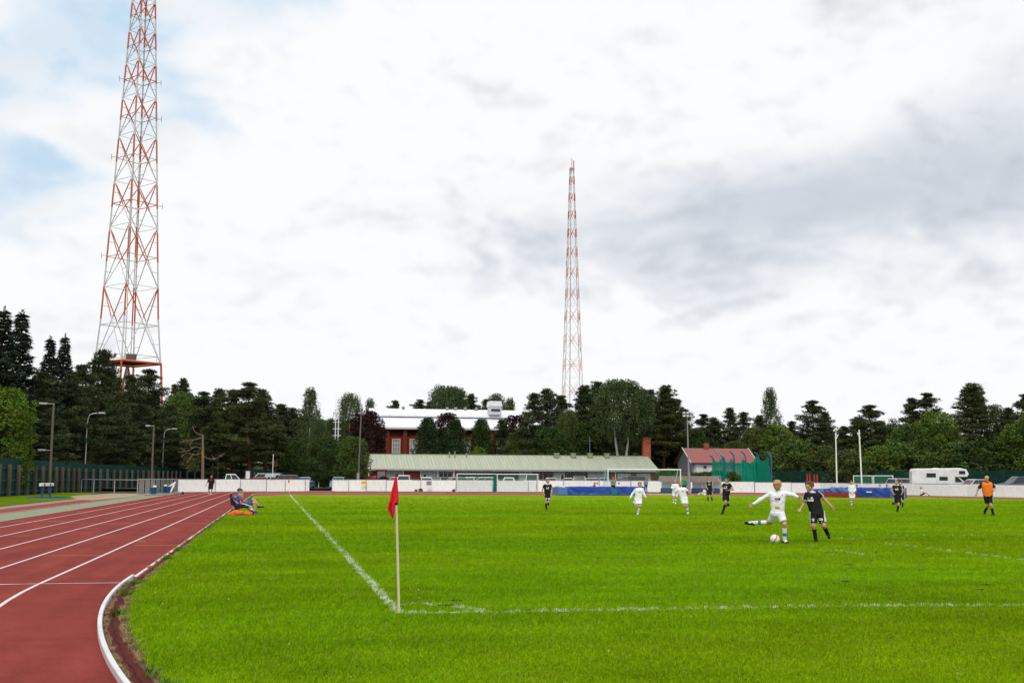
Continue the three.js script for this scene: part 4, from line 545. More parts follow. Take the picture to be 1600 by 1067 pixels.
// broken dead pine behind the fence
{ const [x, z] = P(315, 150), o = thing('dead_tree', 'grey broken dead pine with bare splintered branches behind the white wall', 'tree', [x, 0, z]), g = mat('dead_wood', [.20, .145, .10], { roughness: 1 }), raw = mat('raw_wood', [.42, .22, .09]);
  mesh('trunk', [rod([.1, -.2, 0], [0, 4.5, 0], .23, .18, 7), rod([0, 4.45, 0], [-.1, 7.0, 0], .18, .11, 7)], g, o);
  const br = (pts, r) => mesh('branch', tube(pts, r * .65, 5), g, o); br([[-.05, 6.9, 0], [-.7, 7.1, 0], [-1.2, 7.5, .2], [-1.4, 8.1, .2]], .08); br([[-.2, 6.6, 0], [-1.2, 6.3, .3], [-2.2, 6.1, .5], [-2.9, 5.9, .4]], .07); br([[-.1, 5.2, 0], [-1, 5.4, .4], [-1.8, 4.9, .6], [-3, 4.7, .6]], .07); br([[0, 4.7, 0], [-.9, 4.4, .2], [-1.9, 4.6, .3], [-2.6, 4.2, .5]], .08); br([[.1, 4.2, 0], [1, 3.9, .2], [1.9, 4.1, .3], [2.7, 4.6, .3]], .06); br([[-1.2, 6.3, .3], [-1.6, 5.7, .4], [-1.5, 5.3, .4]], .04);
  const tw = rng(31), twigs = []; for (const [bx, by, bz] of [[-1.3, 7.8, .2], [-2.4, 6.05, .5], [-1.7, 6.2, .4], [-2.3, 4.85, .6], [-1.2, 5.2, .5], [-2.1, 4.5, .4], [1.4, 4.0, .2], [2.2, 4.3, .3], [-.8, 4.45, .2], [-.9, 6.4, .2]]) for (let k = 0; k < 5; k++) { const d = [(tw() - .5) * 1.3, (tw() - .35) * .9, (tw() - .5) * .8]; twigs.push(rod([bx + (tw() - .5) * .5, by, bz], [bx + d[0], by + d[1], bz + d[2]], .025, .006, 4)); } mesh('twigs', twigs, g, o);
  mesh('splinter', [rod([.05, 4.0, .2], [-.15, 4.9, .24], .09, .02, 4), rod([-1.9, 3.4, .4], [-1.1, 4.6, .3], .07, .04, 4)], raw, o);
  const r = rng(9), L = leafSet(); for (let k = 0; k < 14; k++) clump(L, -1.6 + 2 * (r() - .5), 2.6 + 1.6 * r(), .4 + (r() - .5), .6, .25, .6, 26, .3, .1, r); mesh('hanging_needles', finish(L), leafMat('dying_needles', [.085, .085, .03]), o); }

// ---------- parked vehicles ----------
const GLASS = mat('car_glass', [.03, .04, .046], { roughness: .1, specularIntensity: .55 }), RUBBER = mat('tyre_rubber', [.02, .02, .02], { roughness: .9 }), RIM = mat('alloy_rim', [.45, .46, .47], { roughness: .4, metalness: .6 }), LAMP = mat('clear_lamp', [.6, .6, .6], { roughness: .2 }), TAIL = mat('red_lamp', [.40, .015, .015], { roughness: .25 });
const carPaint = (n, c) => mat(n + '_car_paint', c, { roughness: .32, clearcoat: .5, clearcoatRoughness: .15 });
const PAINT = { white: carPaint('white', [.74, .75, .76]), silver: carPaint('silver', [.42, .44, .46]), grey: carPaint('grey', [.14, .15, .165]), black: carPaint('black', [.018, .02, .024]), navy: carPaint('navy', [.03, .05, .11]), blue: carPaint('pale_blue', [.20, .30, .42]), red: carPaint('red', [.40, .025, .03]), maroon: carPaint('maroon', [.11, .018, .028]) };
const SHAPE = { // length, width, belt, roof, cabin: bottom rear/front x, top rear/front x
  hatch: [4.1, 1.72, .92, 1.48, -2.0, 1.05, -1.65, .25], sedan: [4.6, 1.78, .94, 1.44, -1.75, 1.15, -1.05, .35], wagon: [4.7, 1.8, .96, 1.52, -2.3, 1.15, -2.0, .3], suv: [4.6, 1.88, 1.08, 1.72, -2.25, 1.15, -1.95, .35], van: [4.9, 1.92, 1.1, 1.95, -2.4, 1.6, -2.25, .8], pickup: [5.2, 1.86, 1.06, 1.78, -.55, 1.45, -.35, .75],
};
function car(kind, paint, label, px, r, turn, y = .16) {
  const [L, W, B, T, b0, b1, t0, t1] = SHAPE[kind], [x, z] = P(px, r), o = thing(kind === 'pickup' ? 'pickup_truck' : kind === 'van' ? 'parked_van' : 'parked_car', label, kind === 'pickup' ? 'pickup' : kind === 'van' ? 'van' : 'car', [x, y, z], turn, 'vehicles in the car park'), h = L / 2, m = PAINT[paint];
  const hood = kind === 'pickup' ? 1.0 : B - .06, arch = (cx, rr) => Array.from({ length: 7 }, (_, i) => { const a = Math.PI * i / 6; return [cx + Math.cos(a) * rr, .32 + Math.sin(a) * rr]; });
  const out = [[-h, .32], [-h - .02, .6], [-h + .05, B - .04], [b0, B], [b1, B], [h - .35, hood - .1], [h - .02, .66], [h, .34], ...arch(h - .85, .36), ...arch(-h + .8, .36)];
  mesh('body', poly(out, W, .07), m, o);
  const wb = W * .47, wt = W * .37, c = [[b0, B - .03, wb], [b1, B - .03, wb], [t1, T, wt], [t0, T, wt]], v = [...c, ...c.map(([a, q, s]) => [a, q, -s])];
  const cab = bulk(v.flat(), [0, 1, 2, 0, 2, 3, 5, 4, 7, 5, 7, 6, 3, 2, 6, 3, 6, 7, 1, 5, 6, 1, 6, 2, 4, 0, 3, 4, 3, 7]).toNonIndexed(); cab.computeVertexNormals(); const ca = mesh('cabin', cab, m, o);
  mesh('roof', [place(poly([[t0 - .05, -.03], [t1 + .06, -.03], [t1 - .02, .03], [t0 + .1, .035]], wt * 2 - .02, .02), 0, T, 0)], m, ca);
  const pane = (name, q, off) => { const p = q.map(([s, t], k) => s); };
  const quad = (A, Bq, C, D, s0, s1, u0, u1, n) => { const V = (p) => new THREE.Vector3(...p), at = (s, u) => V(A).lerp(V(Bq), s).lerp(V(D).lerp(V(C), s), u).addScaledVector(n, .012), a = at(s0, u0), b = at(s1, u0), d = at(s1, u1), e = at(s0, u1); return bulk([...a.toArray(), ...b.toArray(), ...d.toArray(), ...e.toArray()], [0, 1, 2, 0, 2, 3]); };
  for (const s of [1, -1]) { const A = [b0, B - .03, s * wb], Bq = [b1, B - .03, s * wb], C = [t1, T, s * wt], D = [t0, T, s * wt], n = new THREE.Vector3(0, .18, s); for (const [s0, s1] of kind === 'pickup' ? [[.06, .42], [.48, .93]] : kind === 'van' ? [[.62, .95]] : [[.03, .30], [.315, .62], [.635, .97]]) mesh('side_window', quad(A, Bq, C, D, s0, s1, .08, .93, n), GLASS, ca); }
  mesh('windscreen', quad(v[1], v[5], v[6], v[2], .04, .96, .06, .96, new THREE.Vector3(1, .3, 0)), GLASS, ca); mesh('rear_window', quad(v[4], v[0], v[3], v[7], .08, .92, .16, .9, new THREE.Vector3(-1, .2, 0)), GLASS, ca);
  for (const cx of [h - .85, -h + .8]) for (const s of [1, -1]) { const w = mesh('wheel', new THREE.CylinderGeometry(.33, .33, .22, 18).rotateX(Math.PI / 2).translate(cx, .33, s * (W / 2 - .1)), RUBBER, o); mesh('rim', new THREE.CylinderGeometry(.2, .2, .02, 12).rotateX(Math.PI / 2).translate(cx, .33, s * (W / 2 + .02)), RIM, w); }
  for (const s of [1, -1]) { mesh('headlight', box(.12, .14, .34, h - .1, .66, s * (W / 2 - .26)), LAMP, o); mesh('tail_light', box(.1, .2, .22, -h + .03, B - .2, s * (W / 2 - .2)), TAIL, o); mesh('mirror', box(.1, .13, .2, b1 - .35, B + .06, s * (W / 2 + .06)), m, o); }
  mesh('bumper', [box(.14, .2, W - .1, h - .02, .42, 0), box(.14, .2, W - .1, -h + .02, .42, 0)], M.black, o);
  return o;
}
const FRONT = -Math.PI / 2 - .2, BACK = Math.PI / 2 - .2;       // nose, tail towards the pitch
[['pickup', 'white', 'white pickup truck seen from the side above the left wall', 357, 143, .1], ['sedan', 'red', 'red car low behind the left wall right of the pickup', 409, 143, .15], ['van', 'silver', 'silver car roof peeping over the red car', 413, 158, 2.9], ['hatch', 'silver', 'small silver car between the red car and the grey estate', 440, 150, .3], ['suv', 'grey', 'grey estate car with pale roof near the wall gap', 457, 148, .2], ['sedan', 'blue', 'pale blue car last before the gap in the wall', 477, 148, FRONT],
  ['hatch', 'blue', 'pale blue car just right of the gap in the wall', 529, 146, FRONT], ['hatch', 'silver', 'silver car half hidden left of the white hatchback', 618, 153, FRONT], ['suv', 'white', 'white hatchback facing the pitch right of the red tractor', 631, 147, FRONT], ['hatch', 'white', 'white car facing the pitch before the clubhouse door', 666, 146, FRONT + .15], ['wagon', 'navy', 'dark blue estate parked right beside the white car', 679, 150, BACK + .1], ['wagon', 'grey', 'long grey estate seen from the side left of the training goals', 701, 150, .1],
  ['hatch', 'silver', 'pale car at the left behind the training goal net', 722, 148, .2], ['wagon', 'white', 'white car with dark windows behind the left training goal', 735, 150, FRONT - .3], ['wagon', 'white', 'long white car seen from the side behind the left training goal', 753, 148, 2.95], ['hatch', 'white', 'white car with red tail lights behind the right training goal', 795, 148, BACK], ['van', 'white', 'pale van behind the right end of the training goals', 831, 156, FRONT], ['hatch', 'silver', 'silver car behind the boy in black at midfield', 861, 149, FRONT],
  ['hatch', 'silver', 'silver car left of the black four by four', 890, 150, FRONT - .4], ['suv', 'black', 'black four by four behind the left end of the blue mat', 904, 146, BACK], ['sedan', 'silver', 'silver saloon right of the black four by four', 926, 146, .1], ['hatch', 'blue', 'pale blue hatchback left of the far goal post', 943, 147, FRONT + .3], ['sedan', 'grey', 'dark grey saloon under the clubhouse picture window', 970, 147, 2.9], ['suv', 'maroon', 'maroon car under the right clubhouse window', 999, 145, .2],
  ['wagon', 'silver', 'silver car parked behind the rear of the camper', 1416, 138, .2], ['sedan', 'silver', 'silver car between the camper and the referee', 1531, 129, .1], ['suv', 'navy', 'dark blue car at the right edge behind the wall', 1592, 126, 3.0]].forEach((a) => car(...a));
// camper van
{ const [x, z] = P(1469, 131), o = thing('camper_van', 'white camper van with over cab sleeping alcove behind the right part of the wall', 'camper', [x, .24, z], -.42), w = mat('white_camper_shell', [.78, .78, .76], { roughness: .35, map: grimeMap });
  o.scale.y = .88;
  mesh('shell', poly([[-2.9, .45], [-2.9, 2.55], [-2.75, 2.78], [2.0, 2.86], [2.55, 2.7], [2.75, 2.2], [2.6, 1.95], [1.35, 1.9], [1.35, .45]], 2.15, .08), w, o); mesh('cab', poly([[1.3, .4], [1.3, 1.9], [1.75, 1.88], [2.35, 1.2], [2.95, 1.05], [3.05, .45]], 1.9, .06), w, o);
  const win = (x0, y0, ww, hh) => { for (const s of [1, -1]) mesh('side_window', box(ww, hh, .03, x0, y0, s * 1.085), GLASS, o); }; win(-1.0, 2.06, .95, .5); win(.25, 1.66, .85, .46); win(2.15, 2.4, .62, .4);
  for (const s of [1, -1]) { mesh("cab_window", bulk([1.45, 1.25, s * .985, 2.2, 1.25, s * .985, 1.72, 1.8, s * .985, 1.45, 1.8, s * .985], [0, 1, 2, 0, 2, 3]), GLASS, o); mesh("door", box(.56, 1.7, .02, 1.02, 1.32, s * 1.09), w, o); }
  mesh("windscreen", bulk([1.82, 1.86, .8, 1.82, 1.86, -.8, 2.4, 1.2, -.85, 2.4, 1.2, .85], [0, 1, 2, 0, 2, 3]), GLASS, o);
  for (const cx of [-1.6, 2.1]) for (const s of [1, -1]) { const t = mesh("wheel", new THREE.CylinderGeometry(.34, .34, .24, 18).rotateX(Math.PI / 2).translate(cx, .34, s * .9), RUBBER, o); mesh("rim", new THREE.CylinderGeometry(.2, .2, .02, 12).rotateX(Math.PI / 2).translate(cx, .34, s * 1.03), RIM, t); }
  mesh("stripe", [box(3.6, .1, .02, -.9, 1.02, 1.086), box(3.6, .1, .02, -.9, 1.02, -1.086)], M.grey, o); mesh("roof_vent", box(.6, .14, .6, -.4, 2.88, 0), w, o); for (const s of [1, -1]) mesh("headlight", box(.08, .2, .3, 3.0, .8, s * .7), LAMP, o);
}
// red tractor
{ const [x, z] = P(590, 150), o = thing('tractor', 'small red tractor with glazed cab in front of the clubhouse', 'tractor', [x, .25, z], Math.PI - .15);
  mesh('bonnet', place(poly([[.1, .85], [1.7, .85], [1.75, 1.25], [1.6, 1.45], [.1, 1.55]], .85, .06), 0, 0, 0), M.red, o); mesh('chassis', box(2.8, .3, .6, .3, .7, 0), M.black, o);
  const cab = mesh('cab', [rod([-1.1, 1, .6], [-1.0, 2.3, .55], .05), rod([-1.1, 1, -.6], [-1.0, 2.3, -.55], .05), rod([.15, 1, .6], [.05, 2.3, .55], .05), rod([.15, 1, -.6], [.05, 2.3, -.55], .05), box(1.35, .3, 1.3, -.48, 1.1, 0)], M.black, o); mesh('cab_roof', box(1.45, .16, 1.4, -.48, 2.38, 0), M.red, cab);
  for (const s of [1, -1]) { mesh('cab_window', box(1.0, .95, .02, -.48, 1.75, s * .56), mat('tractor_glass', [.16, .2, .2], { roughness: .1 }), cab); const wr = mesh('rear_wheel', new THREE.CylinderGeometry(.75, .75, .42, 24).rotateX(Math.PI / 2).translate(-.85, .75, s * .75), RUBBER, o); mesh('rim', new THREE.CylinderGeometry(.4, .4, .03, 14).rotateX(Math.PI / 2).translate(-.85, .75, s * .98), M.red, wr); const wf = mesh('front_wheel', new THREE.CylinderGeometry(.48, .48, .3, 20).rotateX(Math.PI / 2).translate(1.3, .48, s * .65), RUBBER, o); mesh('rim', new THREE.CylinderGeometry(.25, .25, .03, 12).rotateX(Math.PI / 2).translate(1.3, .48, s * .82), M.red, wf);
    const f = new THREE.TorusGeometry(.82, .05, 5, 12, 2.2).rotateZ(.4).scale(1, 1, 5).translate(-.85, .75, s * .72); mesh('mudguard', f, M.red, o); }
  mesh('loader_arm', [rod([.2, 1.3, .5], [2.4, 1.1, .5], .07), rod([.2, 1.3, -.5], [2.4, 1.1, -.5], .07)], M.red, o); mesh('exhaust', rod([.8, 1.5, .2], [.8, 2.2, .2], .04), M.black, o); }

// ---------- poles, lamps and signs ----------
function woodPole(label, px, r, top, arms, rad = .11, m = M.wood) {
  const [x, z] = PT(px, (top + 748) / 2, r), h = HT(px, top, r), o = thing('lamp_post', label, 'lamp post', [x, 0, z], -Math.atan2(x, -z)); mesh('pole', rod([0, -.2, 0], [0, h, 0], rad, rad * .8, 8), m, o);
  for (const [dx, y] of arms) { const yy = HT(px, y, r); mesh('arm', rod([0, yy, .1], [dx * .5, yy + .04, .1], .03), M.steel, o); const l = mesh('lamp_head', box(Math.abs(dx) * .6, .13, .2, dx * .72, yy + .05, .1), M.steel, o); mesh('diffuser', box(Math.abs(dx) * .5, .04, .15, dx * .72, yy - .03, .1), LAMP, l); }
  return o;
}
woodPole('tall wooden pole with two lamp arms before the green fence at the left', 80, 104, 630, [[-1.15, 631.5], [-1.05, 704]]); woodPole('wooden pole with one lamp arm before the railing', 238, 128, 664, [[-.85, 666]]); woodPole('thin wooden pole with two short arms behind the pickup', 340.5, 165, 683, [[-.8, 684], [-.9, 718]], .12);
function bentLamp(label, px, r, top, reach) { const [x, z] = PT(px, (top + 748) / 2, r), h = HT(px, top, r), o = thing('street_lamp', label, 'street lamp', [x, 0, z], -Math.atan2(x, -z)); mesh('pole', tube([[0, -.2, 0], [.02, h * .5, 0], [.05, h - 1, 0], [Math.sign(reach) * .25, h - .22, 0], [reach * .55, h, 0]], .06, 7, 24), M.steel, o); mesh('lamp_head', place(poly([[-.4, 0], [.4, 0], [.3, .12], [-.3, .14]], .3, .03), reach * .8, h - .06, 0), M.steel, o); return o; }
bentLamp('bent steel street lamp rising behind the green fence', 133.5, 137, 645, 1.9); bentLamp('thin street lamp behind the fence right of the second wooden pole', 254, 171, 670, 1.8); bentLamp('small street lamp in the trees above the red car', 413, 190, 723, -1.1);
{ const [x, z] = P(559, 146), h = HT(560, 646, 146), o = thing('light_mast', 'tall bare pole beside the left end of the clubhouse', 'lamp post', [x, 0, z]); mesh('pole', rod([0, -.2, 0], [.25, h, 0], .13, .09, 8), M.wood, o); mesh('base_sleeve', rod([0, -.1, 0], [.02, 2.2, 0], .2, .17, 8), M.concrete, o); mesh('lamp_head', [box(.5, .25, .3, .1, h + .05, 0), box(.5, .22, .3, .6, h + .02, 0)], M.grey, o); }
{ const [x, z] = P(1077, 126.5), h = HT(1076, 648, 126.5), o = thing('floodlight_mast', 'floodlight mast between the two team shelters', 'floodlight', [x, 0, z]); mesh('pole', rod([0, -.2, 0], [-.1, h, 0], .11, .06, 8), M.grey, o); mesh('crossbar', box(1.1, .08, .08, -.1, h, 0), M.steel, o); mesh('sleeve', rod([0, -.1, 0], [0, 2.3, 0], .16, .16, 8), M.grey, o); for (const dx of [-.6, -.2, .2]) for (const dy of [-.15, .2]) { const l = mesh('floodlight', box(.3, .24, .25, dx + .05, h + dy, .15), M.grey, o); mesh('lamp_glass', box(.24, .18, .02, dx + .05, h + dy, .29), LAMP, l); } }
for (const [px, r, top, side, label] of [[1308, 112, 675, 1, 'left one of two tall white poles with a bracket at the blue mats'], [1347.5, 104, 671.5, -1, 'right one of two tall white poles, standing before the blue mats']]) { const [x, z] = P(px, r), h = HT(px, top, r), o = thing('white_pole', label, 'pole', [x, 0, z], 0, 'tall white poles at the landing mats'); mesh('pole', rod([0, -.1, 0], [side < 0 ? -.12 : .04, h, 0], .075, .06, 8), M.white, o); mesh('bracket', [rod([0, h - .3, 0], [side * .3, h - .3, 0], .04), rod([0, h - .75, 0], [side * .3, h - .3, 0], .035)], M.white, o); mesh('base_box', box(.3, .5, .3, 0, .25, 0), M.steel, o); }
for (const [px, label, k] of [[522, 'left one of the twin white aerials over the round tree', 0], [526.5, 'right one of the twin white aerials over the round tree', 1]]) { const [x, z] = P(px, 190), b = terrain(x, z), o = thing('aerial_mast', label, 'aerial', [x, b, z]), h = HT(px, 640, 190) - b; mesh('mast', rod([0, -.3, 0], [0, h, 0], .11, .08), M.white, o); mesh('tip', rod([0, h, 0], [0, h + 2.6, 0], .04, .02), M.white, o); for (let i = 0; i < 4; i++) mesh('crossbar', box(.9, .09, .09, 0, h - 1 - i * 1.1, 0), M.white, o); }
function plate(label, px, r, y0, y1, w, m, extra) { const [x, z] = P(px, r), a = HT(px, y1, r), b = HT(px, y0, r), o = thing('sign', label, 'sign', [x, 0, z], -Math.atan2(x, -z)); mesh('post', rod([0, -.1, -.05], [0, b, -.05], .04), M.steel, o); const p = mesh('sign_plate', box(w, b - a, .05, 0, (a + b) / 2, .0), m, o); if (extra) extra(p, (a + b) / 2); return o; }
const pinkM = mat('pink_banner', [.50, .10, .12]);
plate('yellow sign board above the green fence by the dead pine', 290.5, 182, 730.5, 735, 1.4, M.yellow); plate('left red and white sign among the trees behind the pickup', 346, 212, 731.5, 735, 1.0, pinkM); plate('right red and white sign among the trees behind the pickup', 359, 212, 731.5, 735.5, 1.3, pinkM);
plate('upright white notice board behind the red car', 386.5, 158, 736, 748, .55, M.white); plate('round yellow sign with a black mark above the grey estate', 429.5, 170, 722, 728.5, .62, M.yellow, (p, y) => { p.geometry = new THREE.CylinderGeometry(.36, .36, .05, 20).rotateX(Math.PI / 2).translate(0, y, 0); mesh('arrow_mark', [new THREE.TorusGeometry(.13, .045, 6, 14, 3.6).translate(0, y, .03), place(poly([[-.12, 0], [.12, 0], [0, .17]], .03), -.12, y - .08, .032, 0, 0, 2.8)], M.black, p); });
{ const [x, z] = P(425.5, 150), o = thing('white_post', 'thin white post rising above the left wall', 'post', [x, 0, z]); mesh('pole', rod([0, -.1, 0], [0, HT(425, 711, 150), 0], .05), M.white, o); mesh('cap', new THREE.SphereGeometry(.07, 8, 6).translate(0, HT(425, 711, 150), 0), M.white, o); }
for (const [px, label] of [[1262, 'first red post from the left behind the wall'], [1266, 'second red post from the left behind the wall'], [1273, 'third red post from the left behind the wall'], [1277.5, 'fourth red post from the left behind the wall']]) { const r = 147, [x, z] = P(px, r), h = HT(px, 741.5, r), o = thing('red_post', label, 'post', [x, 0, z], 0, 'red posts behind the wall'); mesh('pole', rod([0, -.1, 0], [0, h, 0], .11, .1, 8), M.red, o); mesh('cap', new THREE.CylinderGeometry(.13, .13, .05, 8).translate(0, h, 0), M.red, o); }

// ---------- throwing cage ----------
{ const o = thing('throwing_cage', 'green netted throwing cage hung from blue poles beside the cottage', 'cage', [...P(1160, 146)].reduce((a, q, i) => i ? [a[0], 0, q] : [q], [])), ox = o.position.x, oz = o.position.z;
  const poles = [[1117, 147, 712], [1134, 146, 712], [1148, 156, 706], [1166, 158, 706], [1187, 147, 707], [1206, 144, 706]].map(([px, r, t]) => { const [x, z] = P(px, r); return [x - ox, HT(px, t, r), z - oz]; }), pm = mat('blue_steel_pole', [.02, .10, .30], { roughness: .5 });
  for (const [x, h, z] of poles) mesh('pole', tube([[x, -.1, z], [x, h * .6, z], [x, h - .7, z], [x - .25, h - .2, z], [x - .6, h, z]], .09, 6, 16), pm, o);
  const net = mat('green_netting', [.004, .235, .145], { transparent: true, opacity: .88, roughness: .9, side: THREE.DoubleSide });
  const sheetNet = (a, b, top0, top1, foot, seed) => { mesh('net', ribbon(14, 26, (i, j) => { const sag = 4 * j * (1 - j) * .75, top = lerp(top0, top1, j) - sag, y = lerp(.05, top, i), f = .16 * Math.sin(j * 31 + seed) + .12 * fbm2(j * 9, i * 2 + seed, 2), spread = (1 - i) * foot; return [lerp(a[0], b[0], j) - .3 + spread * (j - .5), y, lerp(a[2], b[2], j) + f + .3 * (1 - i)]; }), net, o); };
  sheetNet(poles[0], poles[1], 4.5, 4.5, .8, 1); sheetNet(poles[1], poles[2], 4.4, 4.6, .4, 4); sheetNet(poles[2], poles[3], 4.4, 4.4, .3, 2); sheetNet(poles[3], poles[4], 4.4, 4.5, .4, 3); sheetNet(poles[4], poles[5], 4.6, 4.6, .6, 5); sheetNet([lerp(poles[1][0], poles[4][0], .5), 0, poles[4][2]], poles[4], 4.0, 4.5, .4, 7);
}
// dark green mesh screen on the right
{ const pts = [P(1212, 156), P(1300, 151), P(1420, 145), P(1520, 140), P(1640, 136)], line = alongLine(pts), o = thing('mesh_fence', 'tall dark green mesh fence at the foot of the right hand trees', 'fence', [pts[0][0], 0, pts[0][1]]), sm = mat('dark_green_mesh', [.006, .042, .032], { transparent: true, opacity: .72, roughness: .9, side: THREE.DoubleSide }), pm = mat('green_post', [.01, .06, .045]); let s = 0; const [ox, oz] = pts[0];
  while (s < line.len - 1) { const e = Math.min(s + 4, line.len), a = line.at(s), b = line.at(e); mesh('post', rod([a[0] - ox, -.1, a[1] - oz], [a[0] - ox, 2.75, a[1] - oz], .05), pm, o); mesh('mesh_panel', ribbon(1, 1, (i, j) => [lerp(a[0], b[0], j) - ox, .05 + 2.6 * i, lerp(a[1], b[1], j) - oz]), sm, o); s = e; } }

// ---------- team shelters ----------
{ const panelM = mat('cloudy_plastic', [.56, .57, .53], { roughness: .4, transparent: true, opacity: .82, map: grimeMap }), seatM = mat('blue_bench', [.01, .075, .19], { roughness: .5 });
  for (const [a, b, label] of [[1031, 1076, 'left team shelter with cloudy panels and blue bench before the wall'], [1079, 1124, 'right team shelter with cloudy panels and blue bench before the wall']]) {
    const [x0, z0] = P(a, 130.5), [x1, z1] = P(b, 129.5), W = Math.hypot(x1 - x0, z1 - z0), o = thing('team_shelter', label, 'shelter', [(x0 + x1) / 2, 0, (z0 + z1) / 2], -Math.atan2(z1 - z0, x1 - x0), 'team shelters'), n = 3;
    for (let i = 0; i <= n; i++) { const x = lerp(-W / 2, W / 2, i / n); mesh('frame_post', [rod([x, 0, -.75], [x, 1.85, -.75], .03), rod([x, 1.85, -.75], [x, 1.82, .1], .03), rod([x, 1.84, .1], [x, 1.25, .35], .025)], M.steel, o); }
    for (let i = 0; i < n; i++) { const x = lerp(-W / 2, W / 2, (i + .5) / n), w = W / n - .08; mesh('back_panel', box(w, 1.75, .03, x, .93, -.78), panelM, o); mesh('roof_panel', box(w, .03, .85, x, 1.87, -.33), panelM, o); mesh('front_panel', place(box(w, .72, .02), x, 1.54, .22, .38), panelM, o); if (b > 1100 || i === 5) mesh('paper_sheet', box(.8 - .3 * (i % 2), .3, .02, x + .1, 1.42, -.74), M.white, o); }
    mesh('bench', box(W - .1, .12, .45, 0, .5, -.45), seatM, o); mesh('bench_front', box(W - .06, .42, .05, 0, .27, -.2), seatM, o); mesh('base_rail', box(W, .1, .06, 0, .06, .1), M.black, o);
  } }

// ---------- goals ----------
function netPanel(w, h, step, r) { const v = []; for (let x = 0; x <= w + .001; x += step) v.push(rod([x, 0, 0], [x, h, 0], r, r, 3)); for (let y = 0; y <= h + .001; y += step) v.push(rod([0, y, 0], [w, y, 0], r, r, 3)); return merge(v); }
function goal(label, x, z, turn, W, H, D, frameM, netM, r, step, group, nr = .006) {
  const o = thing('football_goal', label, 'goal', [x, 0, z], turn, group), hw = W / 2;
  mesh('post', rod([-hw, -.05, 0], [-hw, H, 0], r, r, 8), frameM, o); mesh('post', rod([hw, -.05, 0], [hw, H, 0], r, r, 8), frameM, o); mesh('crossbar', rod([-hw - r, H, 0], [hw + r, H, 0], r, r, 8), frameM, o);
  for (const s of [-1, 1]) { mesh('stay', [rod([s * hw, H, 0], [s * hw, H - .05, -D * .4], .03), rod([s * hw, H - .05, -D * .4], [s * hw, .03, -D], .03), rod([s * hw, .03, -D], [s * hw, .03, 0], .03)], frameM, o); }
  mesh('ground_bar', rod([-hw, .03, -D], [hw, .03, -D], .03), frameM, o);
  const back = netPanel(W, Math.hypot(D * .6, H - .08), step, nr).rotateX(-Math.atan2(D * .6, H - .08) * -1).translate(-hw, .03, -D); const side = (s) => netPanel(D * .75, H * .9, step, nr).rotateY(Math.PI / 2).translate(s * hw, .03, -.05); const top = netPanel(W, D * .4, step, nr).rotateX(-Math.PI / 2).translate(-hw, H - .02, 0);
  mesh('net', [back, side(-1), side(1), top], netM, o); return o;
}
goal('full size white far goal in front of the clubhouse and blue mat', 34.75, -104.3, 0, 7.32, 2.44, 2, M.white, M.greenNet, .06, .16, undefined, .004);
{ const [a, za] = P(742, 133.5), [b, zb] = P(805, 133.5); goal('left training goal with green net against the white wall', a, za + 1.2, 0, 4.6, 2.06, 1.3, M.white, M.greenNet, .05, .12, 'training goals against the wall', .007); goal('right training goal with green net against the white wall', b, zb + 1.4, -.06, 4.8, 2.04, 1.4, M.white, M.greenNet, .05, .12, 'training goals against the wall', .007);
  const cloth = mat('dark_green_cloth', [.01, .14, .10]); tag(mesh('folded_net', place(poly([[-.22, 0], [.22, 0], [.18, 1.2], [.24, 2.0], [-.2, 2.02], [-.16, 1.1]], .3, .05), ...[P(772.5, 133)].map(([x, z]) => [x, 0, z + .6])[0]), cloth), 'folded dark green net hanging between the two training goals', 'net'); }
{ const [a, za] = P(1349, 139), [b, zb] = P(1381, 137); goal('left small white goal with green net behind the wall', a, za, -.45, 2.1, 2.0, 1.4, M.white, M.greenNet, .045, .09, 'small goals behind the wall', .013); goal('right small white goal with green net behind the wall', b, zb, -.45, 2.1, 2.0, 1.4, M.white, M.greenNet, .045, .09, 'small goals behind the wall', .013); }

// ---------- landing mats under tarpaulins ----------
const tarpM = mat('blue_tarpaulin', [.012, .055, .34], { roughness: .42, side: THREE.DoubleSide }), tarp2 = mat('pale_blue_tarpaulin', [.07, .15, .46], { roughness: .45 }), matRed = mat('red_mat_side', [.30, .02, .03], { roughness: .6 });
function tarpBox(w, h, d, seed, rough = .06, lowEnd = 0) {
  const g = mergeVertices(new THREE.BoxGeometry(w, h, d, 48, 10, 18).deleteAttribute('uv').deleteAttribute('normal')).translate(0, h / 2, 0), p = g.attributes.position;
  for (let i = 0; i < p.count; i++) { const x = p.getX(i), y = p.getY(i), z = p.getZ(i), e = smooth(0, .25, y / h), f = fbm3(x * 1.1 + seed, y * .8 + x * .5, z * 1.1, 3), c = Math.abs(fbm3(x * .9 + y * 1.6 + seed, y * .5, z * .7, 2)); p.setXYZ(i, x * (1 - .02 * e) + rough * f, y * (1 - lowEnd * smooth(.2, -.5, x / w)) + (y > h * .9 ? rough * f * 1.2 - .05 * c : 0), z + rough * 1.6 * (f - c) * e); }
  g.computeVertexNormals(); return g;
}
{ const [x0, z0] = P(878.5, 106), [x1, z1] = P(992, 111), W = Math.hypot(x1 - x0, z1 - z0), o = thing('landing_mat', 'long landing mat under a blue tarpaulin behind the far goal', 'mat', [(x0 + x1) / 2, 0, z0 - 1.3]); mesh('cover', tarpBox(W, .82, 2.6, 3), tarpM, o); mesh('end_panel', tarpBox(.9, .74, 2.7, 8, .03).translate(-W / 2 + .3, 0, .04), tarp2, o); mesh('white_patch', box(.75, .12, .5, -W / 2 + .42, .80, 1.0), M.white, o); mesh('joint_strip', box(.6, .7, .04, W * .12, .4, 1.34), mat('turquoise_sheet', [.01, .12, .26], { roughness: .5 }), o); }
